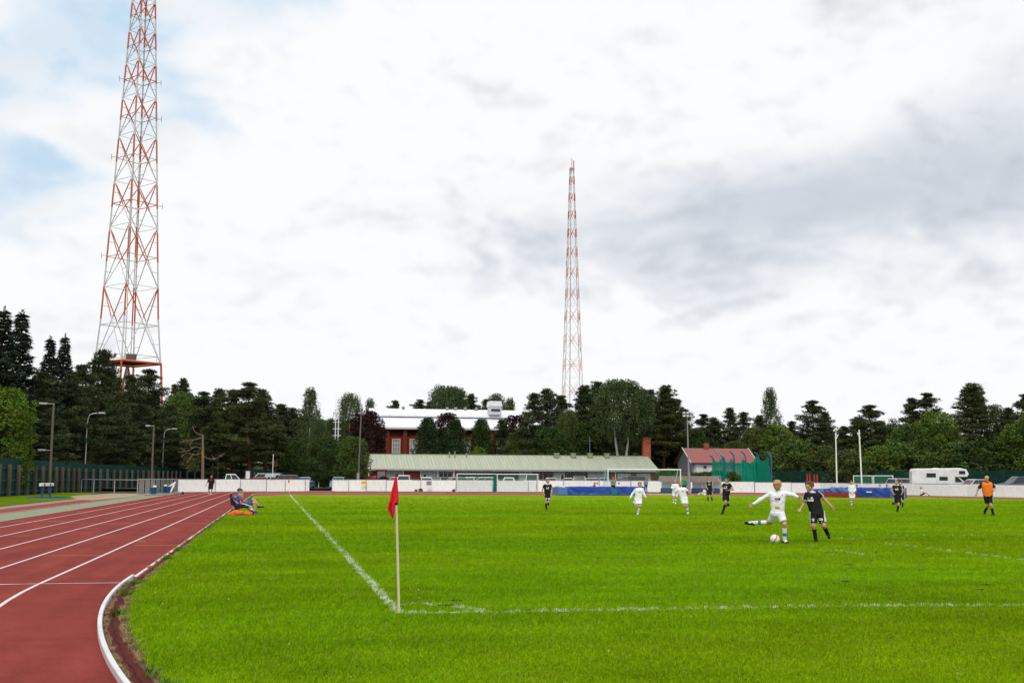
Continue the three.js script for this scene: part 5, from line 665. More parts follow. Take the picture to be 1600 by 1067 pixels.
{ const [x0, z0] = P(1284, 106), [x1, z1] = P(1362, 102), W = Math.hypot(x1 - x0, z1 - z0), o = thing('landing_mat', 'low landing mat with red side and loose pale blue sheet on top', 'mat', [(x0 + x1) / 2, 0, (z0 + z1) / 2 - 1.2], -Math.atan2(z1 - z0, x1 - x0)); mesh('foam_base', tarpBox(W, .4, 2.4, 5, .02), matRed, o); mesh('cover', tarpBox(W * .98, .34, 2.3, 6, .14, .3).translate(0, .42, 0), tarp2, o); mesh('cover_fold', tarpBox(W * .5, .2, 1.2, 16, .12).translate(W * .2, .62, .2), tarpM, o); }
{ const [x0, z0] = P(1352, 103), [x1, z1] = P(1419, 101), W = Math.hypot(x1 - x0, z1 - z0), o = thing('landing_mat', 'thick landing mat under a dark blue tarpaulin left of the camper', 'mat', [(x0 + x1) / 2, 0, (z0 + z1) / 2 - 1.5], -Math.atan2(z1 - z0, x1 - x0)); mesh('cover', tarpBox(W, .86, 2.8, 9, .07), tarpM, o); mesh('hem', box(W, .06, 2.86, 0, .03, 0), matRed, o); mesh('white_mark', box(.5, .1, .02, .1, .5, 1.5), M.white, o); }

// ---------- smaller things by the track ----------
{ const [x, z] = [-16.4, -88], o = thing('steeplechase_barrier', 'white topped barrier on blue feet standing on the grass before the fence', 'barrier', [x, .03, z], 1.47), b = M.blue;
  mesh('beam', place(poly([[-1.5, -.09], [1.5, -.09], [1.5, .09], [-1.5, .09]], .16, .02), 0, .95, 0), M.white, o); for (const s of [-.62, .62]) { mesh('band', box(.3, .2, .18, s * 1.15, .95, 0), M.black, o); mesh('upright', rod([s * 1.5, 0, 0], [s * 1.5, .86, 0], .07, .07, 6), b, o); mesh('foot', box(.12, .08, 2.3, s * 1.5, .03, .1), b, o); } }
for (const [px, r, lid, label] of [[240, 106, 0, 'blue bin with white sheet against the chain link fence, nearer one'], [262, 116, 1, 'blue bin with a long white pole end, farther one by the chain link fence'], [257.5, 117, 2, 'narrow blue bin just left of the farther bin']]) { const [x, z] = P(px, r), o = thing('blue_bin', label, 'bin', [x, 0, z], .3, 'blue bins by the chain link fence'), k = lid === 2 ? .6 : 1; o.scale.setScalar(.8); mesh('bin_body', new THREE.CylinderGeometry(.4 * k, .31 * k, .78, 4, 1).rotateY(Math.PI / 4).translate(0, .42, 0), mat('bin_blue', [.01, .07, .19], { roughness: .6 }), o); mesh('rim', box(.64 * k, .05, .64 * k, 0, .83, 0), M.steel, o); if (lid === 1) mesh('white_bundle', [rod([.3, .1, .2], [.75, 1.05, .1], .1, .14, 6), rod([.1, .8, 0], [.95, 1.3, 0], .07, .12, 6)], M.white, o); else mesh('white_bundle', new THREE.SphereGeometry(.17, 8, 6).scale(1.2, .7, 1).translate(.12 * k, .92, 0), M.white, o); }
for (const [px, r, w, label] of [[244, 103, .9, 'flat grey slab lying by the nearer blue bin'], [268, 112, 1.2, 'flat grey slab lying by the farther blue bin']]) { const [x, z] = P(px, r); tag(mesh('grey_slab', place(poly([[-w, -.3], [w * .9, -.34], [w, .3], [-w * .95, .33]], .07, .02), x, .03, z, -Math.PI / 2), M.grey), label, 'slab'); }
{ const [x, z] = G(285, 772); const o = thing('shot_ball', 'small dark ball lying alone on the far lanes', 'ball', [x, .1, z]); mesh('ball', new THREE.SphereGeometry(.13, 14, 10), M.black, o); mesh('band', new THREE.TorusGeometry(.128, .012, 5, 20), M.grey, o); }

// ---------- corner flags ----------
function cornerFlag(label, x, z, h, lean, drape) {
  const o = thing('corner_flag', label, 'corner flag', [x, 0, z], -Math.atan2(x, -z)), big = drape, pm = mat('pale_wood', [.74, .60, .41], { roughness: .7, map: grimeMap }), fm = mat('red_cloth', [.66, .003, .016], { roughness: .75, side: THREE.DoubleSide });
  mesh('pole', rod([0, -.1, 0], [lean * h, h * .98, 0], .0145, .0135, 8), pm, o); mesh('clip', rod([lean * 1.205, 1.205, 0], [lean * 1.25, 1.25, 0], .0185, .0185, 8), M.black, o);
  // hanging cloth: two limp layers with folds, sleeve on the pole; rows given as height, left and right reach (metres from the foot)
  const k = .00722, rows = [[747, 612.6, 614.6], [752, 611.4, 615.3], [762.5, 608.9, 616.4], [772, 606.4, 617.3], [785, 603.6, 618.4], [789, 602.7, 618.2], [790, 602.5, 613.0], [800, 600.4, 612.6], [802.5, 603.0, 612.3], [809, 606.2, 611.6], [814.8, 608.6, 609.3]].map(([y, l, r]) => [(960 - y) * k, (l - 622) * k, (r - 622) * k]);
  const cloth = (side) => { const v = [], idx = [], N = rows.length * 3, K = 26, at = (t) => { const q = t * (rows.length - 1), i = Math.min(rows.length - 2, Math.floor(q)), f = q - i; return rows[i].map((a, n) => lerp(a, rows[i + 1][n], f)); };
    for (let i = 0; i <= N; i++) { const [y, l, r] = at(i / N), dn = i / N; for (let j = 0; j <= K; j++) { const s = j / K, bulge = Math.sqrt(Math.max(0, 1 - (2 * s - 1) ** 2)), f = Math.sin(s * 9 + dn * 1.6) * .5 + Math.sin(s * 17 - dn * 3) * .28; v.push(lerp(l, r, s), y, side * (.006 + .018 * bulge) + .020 * f * 1.7 * bulge * (.3 + dn)); } }
    for (let i = 0; i < N; i++) for (let j = 0; j < K; j++) { const a = i * (K + 1) + j, b = a + K + 1; if (side > 0) idx.push(a, b, a + 1, a + 1, b, b + 1); else idx.push(a, a + 1, b, a + 1, b + 1, b); } return bulk(v, idx); };
  mesh('flag', [cloth(1), cloth(-1)], fm, o);
  return o;
}
cornerFlag('red corner flag on a pale wooden pole, nearest to the camera', 1.39, -12.83, 1.515, -.042, 1);
cornerFlag('far red corner flag at the end of the left touchline', 1.2, -103.9, 1.5, -.02, 1); { const [x, z] = G(1518, 775.5); cornerFlag('far right red corner flag before the wall near the referee', x, z, 1.5, .0, 1); }

// ---------- football ----------
{ const [x, z] = G(1211.5, 850), o = thing('football', 'white football with red orange bands by the kicking boy', 'ball', [x, .113, z], Math.atan2(-x, -z)), R = .112, g = new THREE.IcosahedronGeometry(R, 24), p = g.attributes.position, c = [], ico = new THREE.IcosahedronGeometry(1, 0).attributes.position, dirs = []; for (let i = 0; i < ico.count; i++) { const d = new THREE.Vector3().fromBufferAttribute(ico, i); if (!dirs.some((q) => q.distanceTo(d) < .01)) dirs.push(d); }
  const q = new THREE.Vector3(), ax = new THREE.Vector3(-.80, .50, .33).normalize();
  for (let i = 0; i < p.count; i++) { q.fromBufferAttribute(p, i).normalize(); const d = dirs.map((e) => e.dot(q)).sort((a, b) => b - a), seam = smooth(.035, .0, d[0] - d[1]); q.toArray(p.array, i * 3); for (let k = 0; k < 3; k++) p.array[i * 3 + k] *= R - .0025 * seam; const band = Math.abs(q.dot(ax) - .22); if (band < .13) c.push(.62, .16, .09); else if (band < .16) c.push(.75, .55, .3); else c.push(.74, .73, .71); }
  g.setAttribute('color', new THREE.BufferAttribute(new Float32Array(c), 3)); g.computeVertexNormals(); mesh('ball_panels', g, mat('football_leather', [1, 1, 1], { vertexColors: true, roughness: .35 }), o); mesh('valve', new THREE.CylinderGeometry(.004, .004, .002, 8).translate(0, R, 0), M.black, o); }
// folding chairs, bag by the track
const CHX = G(371, 803.5);
{ const chair = (label, px, py, s) => { const [x, z] = G(px, py), o = thing('folding_chair', label, 'chair', [x, 0, z], -.03), cl = mat('black_canvas', [.02, .02, .024], { roughness: .9 }); mesh('seat', place(poly([[-.25, .02], [.25, .06], [.25, .09], [-.25, .05]], .5, .01), 0, .36 * s, 0), cl, o); mesh('backrest', place(poly([[-.26, .38], [-.22, .38], [-.28, .82], [-.32, .82]], .5, .01), 0, 0, 0).scale(1, s, 1), cl, o); for (const k of [-.26, .26]) { mesh('leg', [rod([-.24, 0, k], [.24, .5 * s, k], .014), rod([.26, 0, k], [-.24, .42 * s, k], .014)], M.black, o); mesh('armrest', box(.5, .03, .05, 0, .62 * s, k), cl, o); mesh('back_post', rod([-.24, .38 * s, k], [-.31, .84 * s, k], .013), M.black, o); } return o; };
  chair('black folding chair the man in the cap sits on', 370.5, 803, 1); }
{ const [x, z] = G(370, 806), o = thing('kit_bag', 'bright orange bib bag lying on the grass by the seated man', 'bag', [x, 0, z], 0), om = mat('orange_nylon', [.78, .10, .012], { roughness: .6 }); const lump = (w, h, d, sx, seed) => { const g = new THREE.IcosahedronGeometry(1, 12), p = g.attributes.position; for (let i = 0; i < p.count; i++) { const a = p.getX(i), b = p.getY(i), c = p.getZ(i), f = 1 + .22 * fbm3(a * 1.5 + seed, b * 1.5, c * 1.5, 3); p.setXYZ(i, a * w * f + sx, Math.max(-.0, b * h * f + h * .75), c * d * f); } g.computeVertexNormals(); return g; };
  mesh('bag_body', lump(.26, .13, .2, 0, 1), om, o); mesh('bib_bundle', lump(.17, .10, .16, .42, 4), om, o); mesh('bib_bundle', lump(.14, .08, .14, -.24, 6), om, o); mesh('strap', lump(.2, .05, .1, .18, 9).translate(0, .0, .16), M.black, o); }
{ const [x, z] = G(391.5, 804.5); const o = thing('water_bottle', 'small white bottle beside the orange bag', 'bottle', [x, 0, z]); mesh('bottle_body', new THREE.LatheGeometry([[0, 0], [.06, 0], [.065, .04], [.06, .2], [.03, .24], [.028, .27]].map(([a, b]) => new THREE.Vector2(a, b)), 12), M.white, o); mesh('cap', new THREE.CylinderGeometry(.03, .03, .04, 10).translate(0, .28, 0), M.grey, o); }

// ---------- people ----------
const V3 = (x, y, z) => new THREE.Vector3(x, y, z), mix = (a, b, t) => a.clone().lerp(b, t);
function sdf(prims, k) {                                       // prims: [ax ay az bx by bz ra rb clips]; smooth union
  const P = prims.map(([a, b, ra, rb, clips]) => { const dx = b.x - a.x, dy = b.y - a.y, dz = b.z - a.z; return { ax: a.x, ay: a.y, az: a.z, dx, dy, dz, q: 1 / (dx * dx + dy * dy + dz * dz + 1e-9), ra, rb, clips }; });
  return (x, y, z) => { let m = 9;
    for (const p of P) { const ux = x - p.ax, uy = y - p.ay, uz = z - p.az; let t = (ux * p.dx + uy * p.dy + uz * p.dz) * p.q; t = t < 0 ? 0 : t > 1 ? 1 : t; const ex = ux - t * p.dx, ey = uy - t * p.dy, ez = uz - t * p.dz; let d = Math.sqrt(ex * ex + ey * ey + ez * ez) - p.ra - t * (p.rb - p.ra); if (p.clips) for (const [c, n] of p.clips) d = Math.max(d, (x - c.x) * n.x + (y - c.y) * n.y + (z - c.z) * n.z); const h = Math.max(0, k - Math.abs(m - d)); m = Math.min(m, d) - h * h / (4 * k); }
    return m; };
}
function netSurface(f, lo, hi, cell) {
  const nx = Math.ceil((hi.x - lo.x) / cell) + 1, ny = Math.ceil((hi.y - lo.y) / cell) + 1, nz = Math.ceil((hi.z - lo.z) / cell) + 1, F = new Float32Array(nx * ny * nz), id = new Int32Array(nx * ny * nz).fill(-1), v = [], idx = [], at = (i, j, k) => (k * ny + j) * nx + i;
  for (let k = 0; k < nz; k++) for (let j = 0; j < ny; j++) for (let i = 0; i < nx; i++) F[at(i, j, k)] = f(lo.x + i * cell, lo.y + j * cell, lo.z + k * cell);
  const E = [[0, 1], [2, 3], [4, 5], [6, 7], [0, 2], [1, 3], [4, 6], [5, 7], [0, 4], [1, 5], [2, 6], [3, 7]], val = new Float32Array(8);
  for (let k = 0; k < nz - 1; k++) for (let j = 0; j < ny - 1; j++) for (let i = 0; i < nx - 1; i++) {
    let neg = 0; for (let c = 0; c < 8; c++) { val[c] = F[at(i + (c & 1), j + (c >> 1 & 1), k + (c >> 2))]; if (val[c] < 0) neg++; } if (!neg || neg === 8) continue;
    let sx = 0, sy = 0, sz = 0, n = 0; for (const [a, b] of E) if ((val[a] < 0) !== (val[b] < 0)) { const t = val[a] / (val[a] - val[b]); sx += (a & 1) + t * ((b & 1) - (a & 1)); sy += (a >> 1 & 1) + t * ((b >> 1 & 1) - (a >> 1 & 1)); sz += (a >> 2) + t * ((b >> 2) - (a >> 2)); n++; }
    id[at(i, j, k)] = v.length / 3; v.push(lo.x + (i + sx / n) * cell, lo.y + (j + sy / n) * cell, lo.z + (k + sz / n) * cell);
  }
  const q = (a, b, c, d, flip) => { if (a < 0 || b < 0 || c < 0 || d < 0) return; if (flip) idx.push(a, c, b, a, d, c); else idx.push(a, b, c, a, c, d); };
  for (let k = 1; k < nz - 1; k++) for (let j = 1; j < ny - 1; j++) for (let i = 1; i < nx - 1; i++) { const s = F[at(i, j, k)] < 0;
    if (s !== F[at(i + 1, j, k)] < 0) q(id[at(i, j - 1, k - 1)], id[at(i, j, k - 1)], id[at(i, j, k)], id[at(i, j - 1, k)], !s);
    if (s !== F[at(i, j + 1, k)] < 0) q(id[at(i - 1, j, k - 1)], id[at(i - 1, j, k)], id[at(i, j, k)], id[at(i, j, k - 1)], !s);
    if (s !== F[at(i, j, k + 1)] < 0) q(id[at(i - 1, j - 1, k)], id[at(i, j - 1, k)], id[at(i, j, k)], id[at(i - 1, j, k)], !s); }
  return bulk(v, idx);
}
function hull(prims, pad) { const lo = V3(9, 9, 9), hi = V3(-9, -9, -9); for (const [a, b, ra, rb] of prims) for (const [p, r] of [[a, ra], [b, rb]]) { lo.min(V3(p.x - r, p.y - r, p.z - r)); hi.max(V3(p.x + r, p.y + r, p.z + r)); } return [lo.subScalar(pad), hi.addScalar(pad)]; }
function skinMesh(prims, cell, k = .03, colour, warp) { const f0 = sdf(prims, k), f = warp ? (x, y, z) => f0(x, y, z) + warp(x, y, z) : f0, [lo, hi] = hull(prims, cell * 3 + .02), g = netSurface(f, lo, hi, cell); if (colour) { const p = g.attributes.position, c = new Float32Array(p.count * 3); for (let i = 0; i < p.count; i++) c.set(colour(p.getX(i), p.getY(i), p.getZ(i)), i * 3); g.setAttribute('color', new THREE.BufferAttribute(c, 3)); } g.userData.f = f; return g; }
const SKIN = [.50, .265, .175];
// head (face towards +z, centre at its middle), 0.23 high; hand (fingers along +y, palm towards +z, thumb at +x)
const HEAD = (() => { const pr = [[V3(0, .034, -.028), V3(0, .026, .018), .082, .073], [V3(0, -.03, .01), V3(0, -.078, .048), .060, .036], [V3(-.035, -.025, .04), V3(.035, -.025, .04), .036, .036], [V3(0, .012, .084), V3(0, -.028, .100), .009, .013], [V3(0, -.097, .058), V3(0, -.095, .06), .020, .020], [V3(-.017, -.058, .083), V3(.017, -.058, .083), .008, .008], [V3(-.036, .028, .074), V3(.036, .028, .074), .012, .012], [V3(0, -.06, -.03), V3(0, -.14, -.02), .05, .05]]; for (const s of [-1, 1]) pr.push([V3(s * .078, .005, -.008), V3(s * .08, -.022, -.004), .013, .009]);
  return skinMesh(pr, .0062, .02, (x, y, z) => { const e = Math.hypot(Math.abs(x) - .031, (y - .006) * 1.5, z - .082); if (z > .05 && e < .009) return [.03, .025, .02]; if (z > .05 && e < .017) return [.6, .56, .52]; if (z > .06 && Math.abs(y - .026) < .006 && Math.abs(Math.abs(x) - .031) < .02) return [.2, .11, .06]; if (z > .07 && Math.abs(y + .059) < .009 && Math.abs(x) < .024) return [.42, .15, .12]; const ch = Math.hypot(Math.abs(x) - .045, y + .03) < .022 && z > .03 ? 1 : 0; return [SKIN[0] * (1 + .05 * ch), SKIN[1] * (1 - .1 * ch), SKIN[2] * (1 - .1 * ch)]; }); })();
const HAND = (() => { const pr = [[V3(-.028, .015, 0), V3(-.03, .075, 0), .017, .014], [V3(-.009, .012, 0), V3(-.010, .082, 0), .017, .014], [V3(.010, .012, 0), V3(.010, .082, 0), .017, .014], [V3(.026, .02, 0), V3(.028, .078, 0), .016, .013]]; [[-.034, .046, .8], [-.012, .062, .9], [.011, .066, .9], [.031, .060, .85]].forEach(([x, l, c], i) => { const a = V3(x, .08, 0), b = V3(x * 1.12, .08 + l * .45, .008), d = V3(x * 1.16, .08 + l * .72, .008 + l * .35 * c), e = V3(x * 1.14, .08 + l * .78, .008 + l * .68 * c); pr.push([a, b, .0085, .008], [b, d, .008, .0075], [d, e, .0075, .0062]); }); const t0 = V3(.03, .025, .004), t1 = V3(.056, .058, .016), t2 = V3(.058, .088, .026); pr.push([t0, t1, .012, .0095], [t1, t2, .0095, .0075]); return skinMesh(pr, .006, .006); })();
function hairShape(kind) {
  const c0 = [V3(0, .036, -.03), V3(0, .03, .012), .094, .086], face = [V3(0, .052, .06), V3(0, -.5, .866).normalize()], nape = [V3(0, kind === 'long' ? -.10 : -.055, 0), V3(0, -1, 0)], fringe = kind === 'bald' ? [V3(0, .02, 0), V3(0, 1, 0)] : null;
  if (kind === 'cap') { const pr = [[c0[0], c0[1], .099, .091, [[V3(0, .03, 0), V3(0, -1, .12).normalize()]]]]; for (let i = -3; i <= 3; i++) pr.push([V3(i * .019, .036, .08), V3(i * .016, .030, .155 - Math.abs(i) * .008), .008, .007]); return skinMesh(pr, .009, .01); }
  const ear = kind === 'long' ? [] : [[V3(0, -.02, .02), V3(0, -.45, .9).normalize()]];
  const pr = [[...c0, [face, nape, ...(fringe ? [fringe, [V3(0, 0, -.03), V3(0, 0, 1)]] : []), ...ear]]]; if (!fringe) pr.push([V3(-.04, .098, .05), V3(.045, .106, .035), .026, .024]);
  return skinMesh(pr, .0085, .02, null, (x, y, z) => (kind === 'bald' ? .008 : 0) + .006 * n3(x * 38, y * 30, z * 38) + .004 * n3(x * 90, y * 60, z * 90));
}
const HAIR = { short: hairShape('short'), long: hairShape('long'), bald: hairShape('bald'), cap: hairShape('cap') };
const bodyM = mat('skin', [1, 1, 1], { vertexColors: true, roughness: .6 }), clothM = mat('sports_cloth', [1, 1, 1], { vertexColors: true, roughness: .85, bumpMap: texture(128, .02, (u, v, r) => r(), false), bumpScale: .0006 });
const solid = (c) => () => c, BLK = [.016, .016, .018], WHT = [.78, .79, .84];
function shirtColour(kit, J) {
  const { shirt, trim } = kit; if (!trim) return solid(shirt);
  return (x, y, z) => { const p = V3(x, y, z); for (const [s, e, top] of [[J.sL, J.eL], [J.sR, J.eR]]) { const ab = e.clone().sub(s), t = p.clone().sub(s).dot(ab) / ab.lengthSq(), up = V3(0, 1, 0).sub(ab.clone().multiplyScalar(ab.y / ab.lengthSq())).normalize(), d = p.clone().sub(s).sub(ab.multiplyScalar(t)); if (d.length() < .085 && Math.abs(x - J.cm.x) > .5 * Math.abs(s.x - J.cm.x)) { if (t > -.15 && t < .5 && d.dot(up) > d.length() * .6) return trim; if (t > .5 && t < .64) return trim; } } if (y > J.cm.y + .035 && Math.hypot(x - J.cm.x, z - J.cm.z) < .085) return trim; return shirt; };
}
function person(o) {
  const [px, py] = o.at, [gx, gz] = G(px, py), dep = -new THREE.Vector3(gx, -EYE, gz).applyQuaternion(camera.quaternion.clone().invert()).z, mpp = dep / FOCAL, s = (o.h ?? 1.55) / 1.72, lift = o.lift ?? 0;
  const root = thing('person', o.label, 'person', [gx, lift, gz], Math.atan2(-gx, -gz), o.group), cell = o.cell ?? .02, J = {};
  for (const k in o.j) { const [X, Y, z = 0] = o.j[k]; J[k] = V3((X - px) * mpp, Math.max(.02, (py - Y) * mpp), z); }
  J.cm = mix(J.sL, J.sR, .5); J.pm = mix(J.hL, J.hR, .5);
  const ph = (o.face ?? 0) * rad, F = V3(Math.sin(ph), 0, Math.cos(ph)), kit = o.kit, up = V3(0, 1, 0);
  const toe = (a, t, knee) => { if (t) return t; const q = a.clone().addScaledVector(F, .15 * s); q.y = Math.max(.025, a.y - .05 * s); return q; };
  J.tL = toe(J.aL, J.tL); J.tR = toe(J.aR, J.tR);
  const back = F.clone().multiplyScalar(-1), R = (a, b, ra, rb, c) => [a, b, ra * s, rb * s, c];
  const torso = (g) => { const c = J.cm.clone().addScaledVector(up, -.06 * s), q = []; for (const [S, Hp] of [[J.sL, J.hL], [J.sR, J.hR]]) q.push(R(mix(S, c, .42).addScaledVector(up, -.05 * s), mix(Hp, J.pm, .25), .088 + g, .085 + g)); q.push(R(c, J.pm, .084 + g, .080 + g)); q.push(R(mix(J.sL, J.cm, .15).addScaledVector(up, -.015 * s), mix(J.sR, J.cm, .15).addScaledVector(up, -.015 * s), .055 + g, .055 + g)); return q; };
  const nb = J.hd.clone().addScaledVector(F, -.02 * s); nb.y -= .06 * s;
  const B = [...torso(0), R(J.cm, nb, .055, .05)];
  for (const q of ['L', 'R']) { const S = J['s' + q], E = J['e' + q], W = J['w' + q], H = J['h' + q], K = J['k' + q], A = J['a' + q], T = J['t' + q]; B.push(R(S, E, .047, .037), R(E, W, .038, .025), R(H, K, .082, .054), R(K, A, .052, .034), R(mix(K, A, .12).addScaledVector(back, .012 * s), mix(K, A, .55).addScaledVector(back, .01 * s), .048, .042), R(A, T, .04, .028)); }
  const parts = [], body = skinMesh(B, cell, .035 * s, solid(SKIN)); parts.push(body);
  const hk = (o.headH ?? .225) / .225 * Math.pow(s, .35), hm = new THREE.Matrix4().compose(J.hd, new THREE.Quaternion().setFromEuler(new THREE.Euler((o.nod ?? 0) * rad, (o.look ?? o.face ?? 0) * rad, (o.roll ?? 0) * rad, 'YXZ')), V3(hk, hk, hk));
  const dressed = (g) => { g = g.clone(); if (!g.attributes.color) paint(g, SKIN); return g; };
  parts.push(dressed(HEAD).applyMatrix4(hm));
  for (const q of ['L', 'R']) { const W = J['w' + q], E = J['e' + q], d = W.clone().sub(E).normalize(), m = new THREE.Matrix4(), inw = J.cm.clone().sub(W).addScaledVector(F, .25); inw.addScaledVector(d, -inw.dot(d)).normalize(); const side = new THREE.Vector3().crossVectors(d, inw), sgn = side.dot(F) >= 0 ? 1 : -1; m.makeBasis(side.multiplyScalar(sgn), d, inw); const hs = .92 * s; const g = dressed(HAND); if (sgn < 0) { const ix = g.index.array; for (let i = 0; i < ix.length; i += 3) { const t = ix[i]; ix[i] = ix[i + 1]; ix[i + 1] = t; } } parts.push(g.applyMatrix4(new THREE.Matrix4().makeScale(hs, hs, hs)).applyMatrix4(m).translate(W.x, W.y, W.z)); }
  mesh('body', merge(parts.map((g) => { const q = g.clone(); return q; })), bodyM, root);
  // clothes
  const hem = J.pm.clone().addScaledVector(up, -(kit.hem ?? .05) * s), down = V3(0, -1, 0), spine = J.pm.clone().sub(J.cm).normalize();
  const sl = kit.sleeve ?? .5, shirtP = torso(.02).map((q) => [...q.slice(0, 4), [[hem, spine]]]); shirtP.push([J.cm.clone().addScaledVector(up, .0), mix(J.cm, nb, .32), .072 * s, .066 * s]);
  if (kit.sleeve !== 0) for (const q of ['L', 'R']) { const S = J['s' + q], E = J['e' + q], W = J['w' + q]; if (sl > 1) { shirtP.push(R(S, E, .064, .052), R(E, W, .052, .036, [[mix(E, W, .96), W.clone().sub(E).normalize()]])); } else shirtP.push(R(S, E, .066, .066, [[mix(S, E, sl + .1), E.clone().sub(S).normalize()]])); }
  const fold = (x, y, z) => .007 * n3(x * 9, y * 6, z * 9) + .003 * n3(x * 22, y * 14, z * 22);
  const sg = skinMesh(shirtP, cell * .9, .03 * s, shirtColour(kit, J), fold), shirt = mesh('shirt', sg, clothM, root);
  if (kit.bib) mesh('bib', skinMesh(torso(.032).map((q) => [...q.slice(0, 4), [[hem.clone().addScaledVector(up, .02), spine]]]).concat([]), cell * .9, .03, solid(kit.bib), fold), clothM, root);
  const shq = kit.shortLen ?? .74, SP = [R(J.hL, J.hR, .112, .112, [[J.pm.clone().addScaledVector(up, .13 * s), up]])]; SP.push(R(J.pm.clone().addScaledVector(up, .06 * s), J.pm, .1, .115, [[J.pm.clone().addScaledVector(up, .13 * s), up]]));
  const stripe = kit.sideTrim; for (const q of ['L', 'R']) { const H = J['h' + q], K = J['k' + q], d = K.clone().sub(H).normalize(); SP.push(R(H, mix(H, K, Math.min(1, shq)), .104, shq > .9 ? .075 : .098, [[mix(H, K, shq), d]])); if (shq > .9 && kit.trousers) SP.push(R(K, mix(K, J['a' + q], .95), .07, .055)); }
  const shortsG = skinMesh(SP, cell * .9, .03 * s, stripe ? (x, y, z) => { const out = x > J.pm.x ? J.hR : J.hL; return Math.abs(x - J.pm.x) > Math.abs(out.x - J.pm.x) + .085 * s ? stripe : kit.shorts; } : solid(kit.shorts), fold), shorts = mesh(kit.trousers ? 'trousers' : 'shorts', shortsG, clothM, root);
  for (const q of ['L', 'R']) { const K = J['k' + q], A = J['a' + q], T = J['t' + q]; if (kit.socks) { const d = A.clone().sub(K).normalize(), c = mix(K, A, kit.sockTop ?? .2); mesh('sock', skinMesh([R(mix(K, A, .1), mix(K, A, 1.03), .056, .047, [[c, d.clone().negate()]]), R(A, mix(A, T, .5), .045, .04), R(mix(K, A, .2).addScaledVector(back, .012 * s), mix(K, A, .55).addScaledVector(back, .01 * s), .05, .046, [[c, d.clone().negate()]])], cell * .7, .02, kit.sockMark ? (x, y, z) => { const t = V3(x, y, z).sub(K).dot(d) / A.distanceTo(K); return t > .5 && t < .68 && z > Math.min(K.z, A.z) ? kit.sockMark : kit.socks; } : solid(kit.socks)), clothM, root); }
    const heel = A.clone().addScaledVector(T.clone().sub(A).normalize(), -.035 * s); heel.y -= .022 * s; mesh('shoe', skinMesh([R(A, heel, .05, .044), R(heel, T, .045, .036)], cell * .6, .025, solid(kit.shoes ?? BLK)), clothM, root); }
  if (o.hair) { const g = HAIR[o.hair[0]].clone(); paint(g, o.hair[1]); mesh(o.hair[0] === 'cap' ? 'cap' : 'hair', g.applyMatrix4(hm), clothM, root); }
  // prints that lie on the cloth: [part, along x, along y from the chest middle, width, height, drawing]
  for (const [on, cx, cy, w, h, draw] of o.prints ?? []) {
    const f = (on === 'shirt' ? sg : shortsG).userData.f, c = on === 'shirt' ? J.cm.clone().addScaledVector(spine, -cy) : on === 'shortsL' ? mix(J.hL, J.kL, -cy) : mix(J.hR, J.kR, -cy), sx = V3(F.z, 0, -F.x), yy = on === 'shirt' ? spine.clone().negate() : (on === 'shortsL' ? J.hL.clone().sub(J.kL) : J.hR.clone().sub(J.kR)).normalize();
    const g = ribbon(6, 8, (i, j) => { const p = c.clone().addScaledVector(sx, cx + (j - .5) * w).addScaledVector(yy, (i - .5) * h).addScaledVector(F, .3); for (let n = 0; n < 60; n++) { const d = f(p.x, p.y, p.z) - .004; if (d < .0008) break; p.addScaledVector(F, -Math.max(.0008, d * .7)); } return p.toArray(); }); const uv = []; for (let i = 0; i <= 6; i++) for (let j = 0; j <= 8; j++) uv.push(j / 8, i / 6); g.setAttribute('uv', new THREE.BufferAttribute(new Float32Array(uv), 2));
    mesh('print', g, printMat(draw), on === 'shirt' ? shirt : shorts);
  }
  return root;
}
const prints = {};
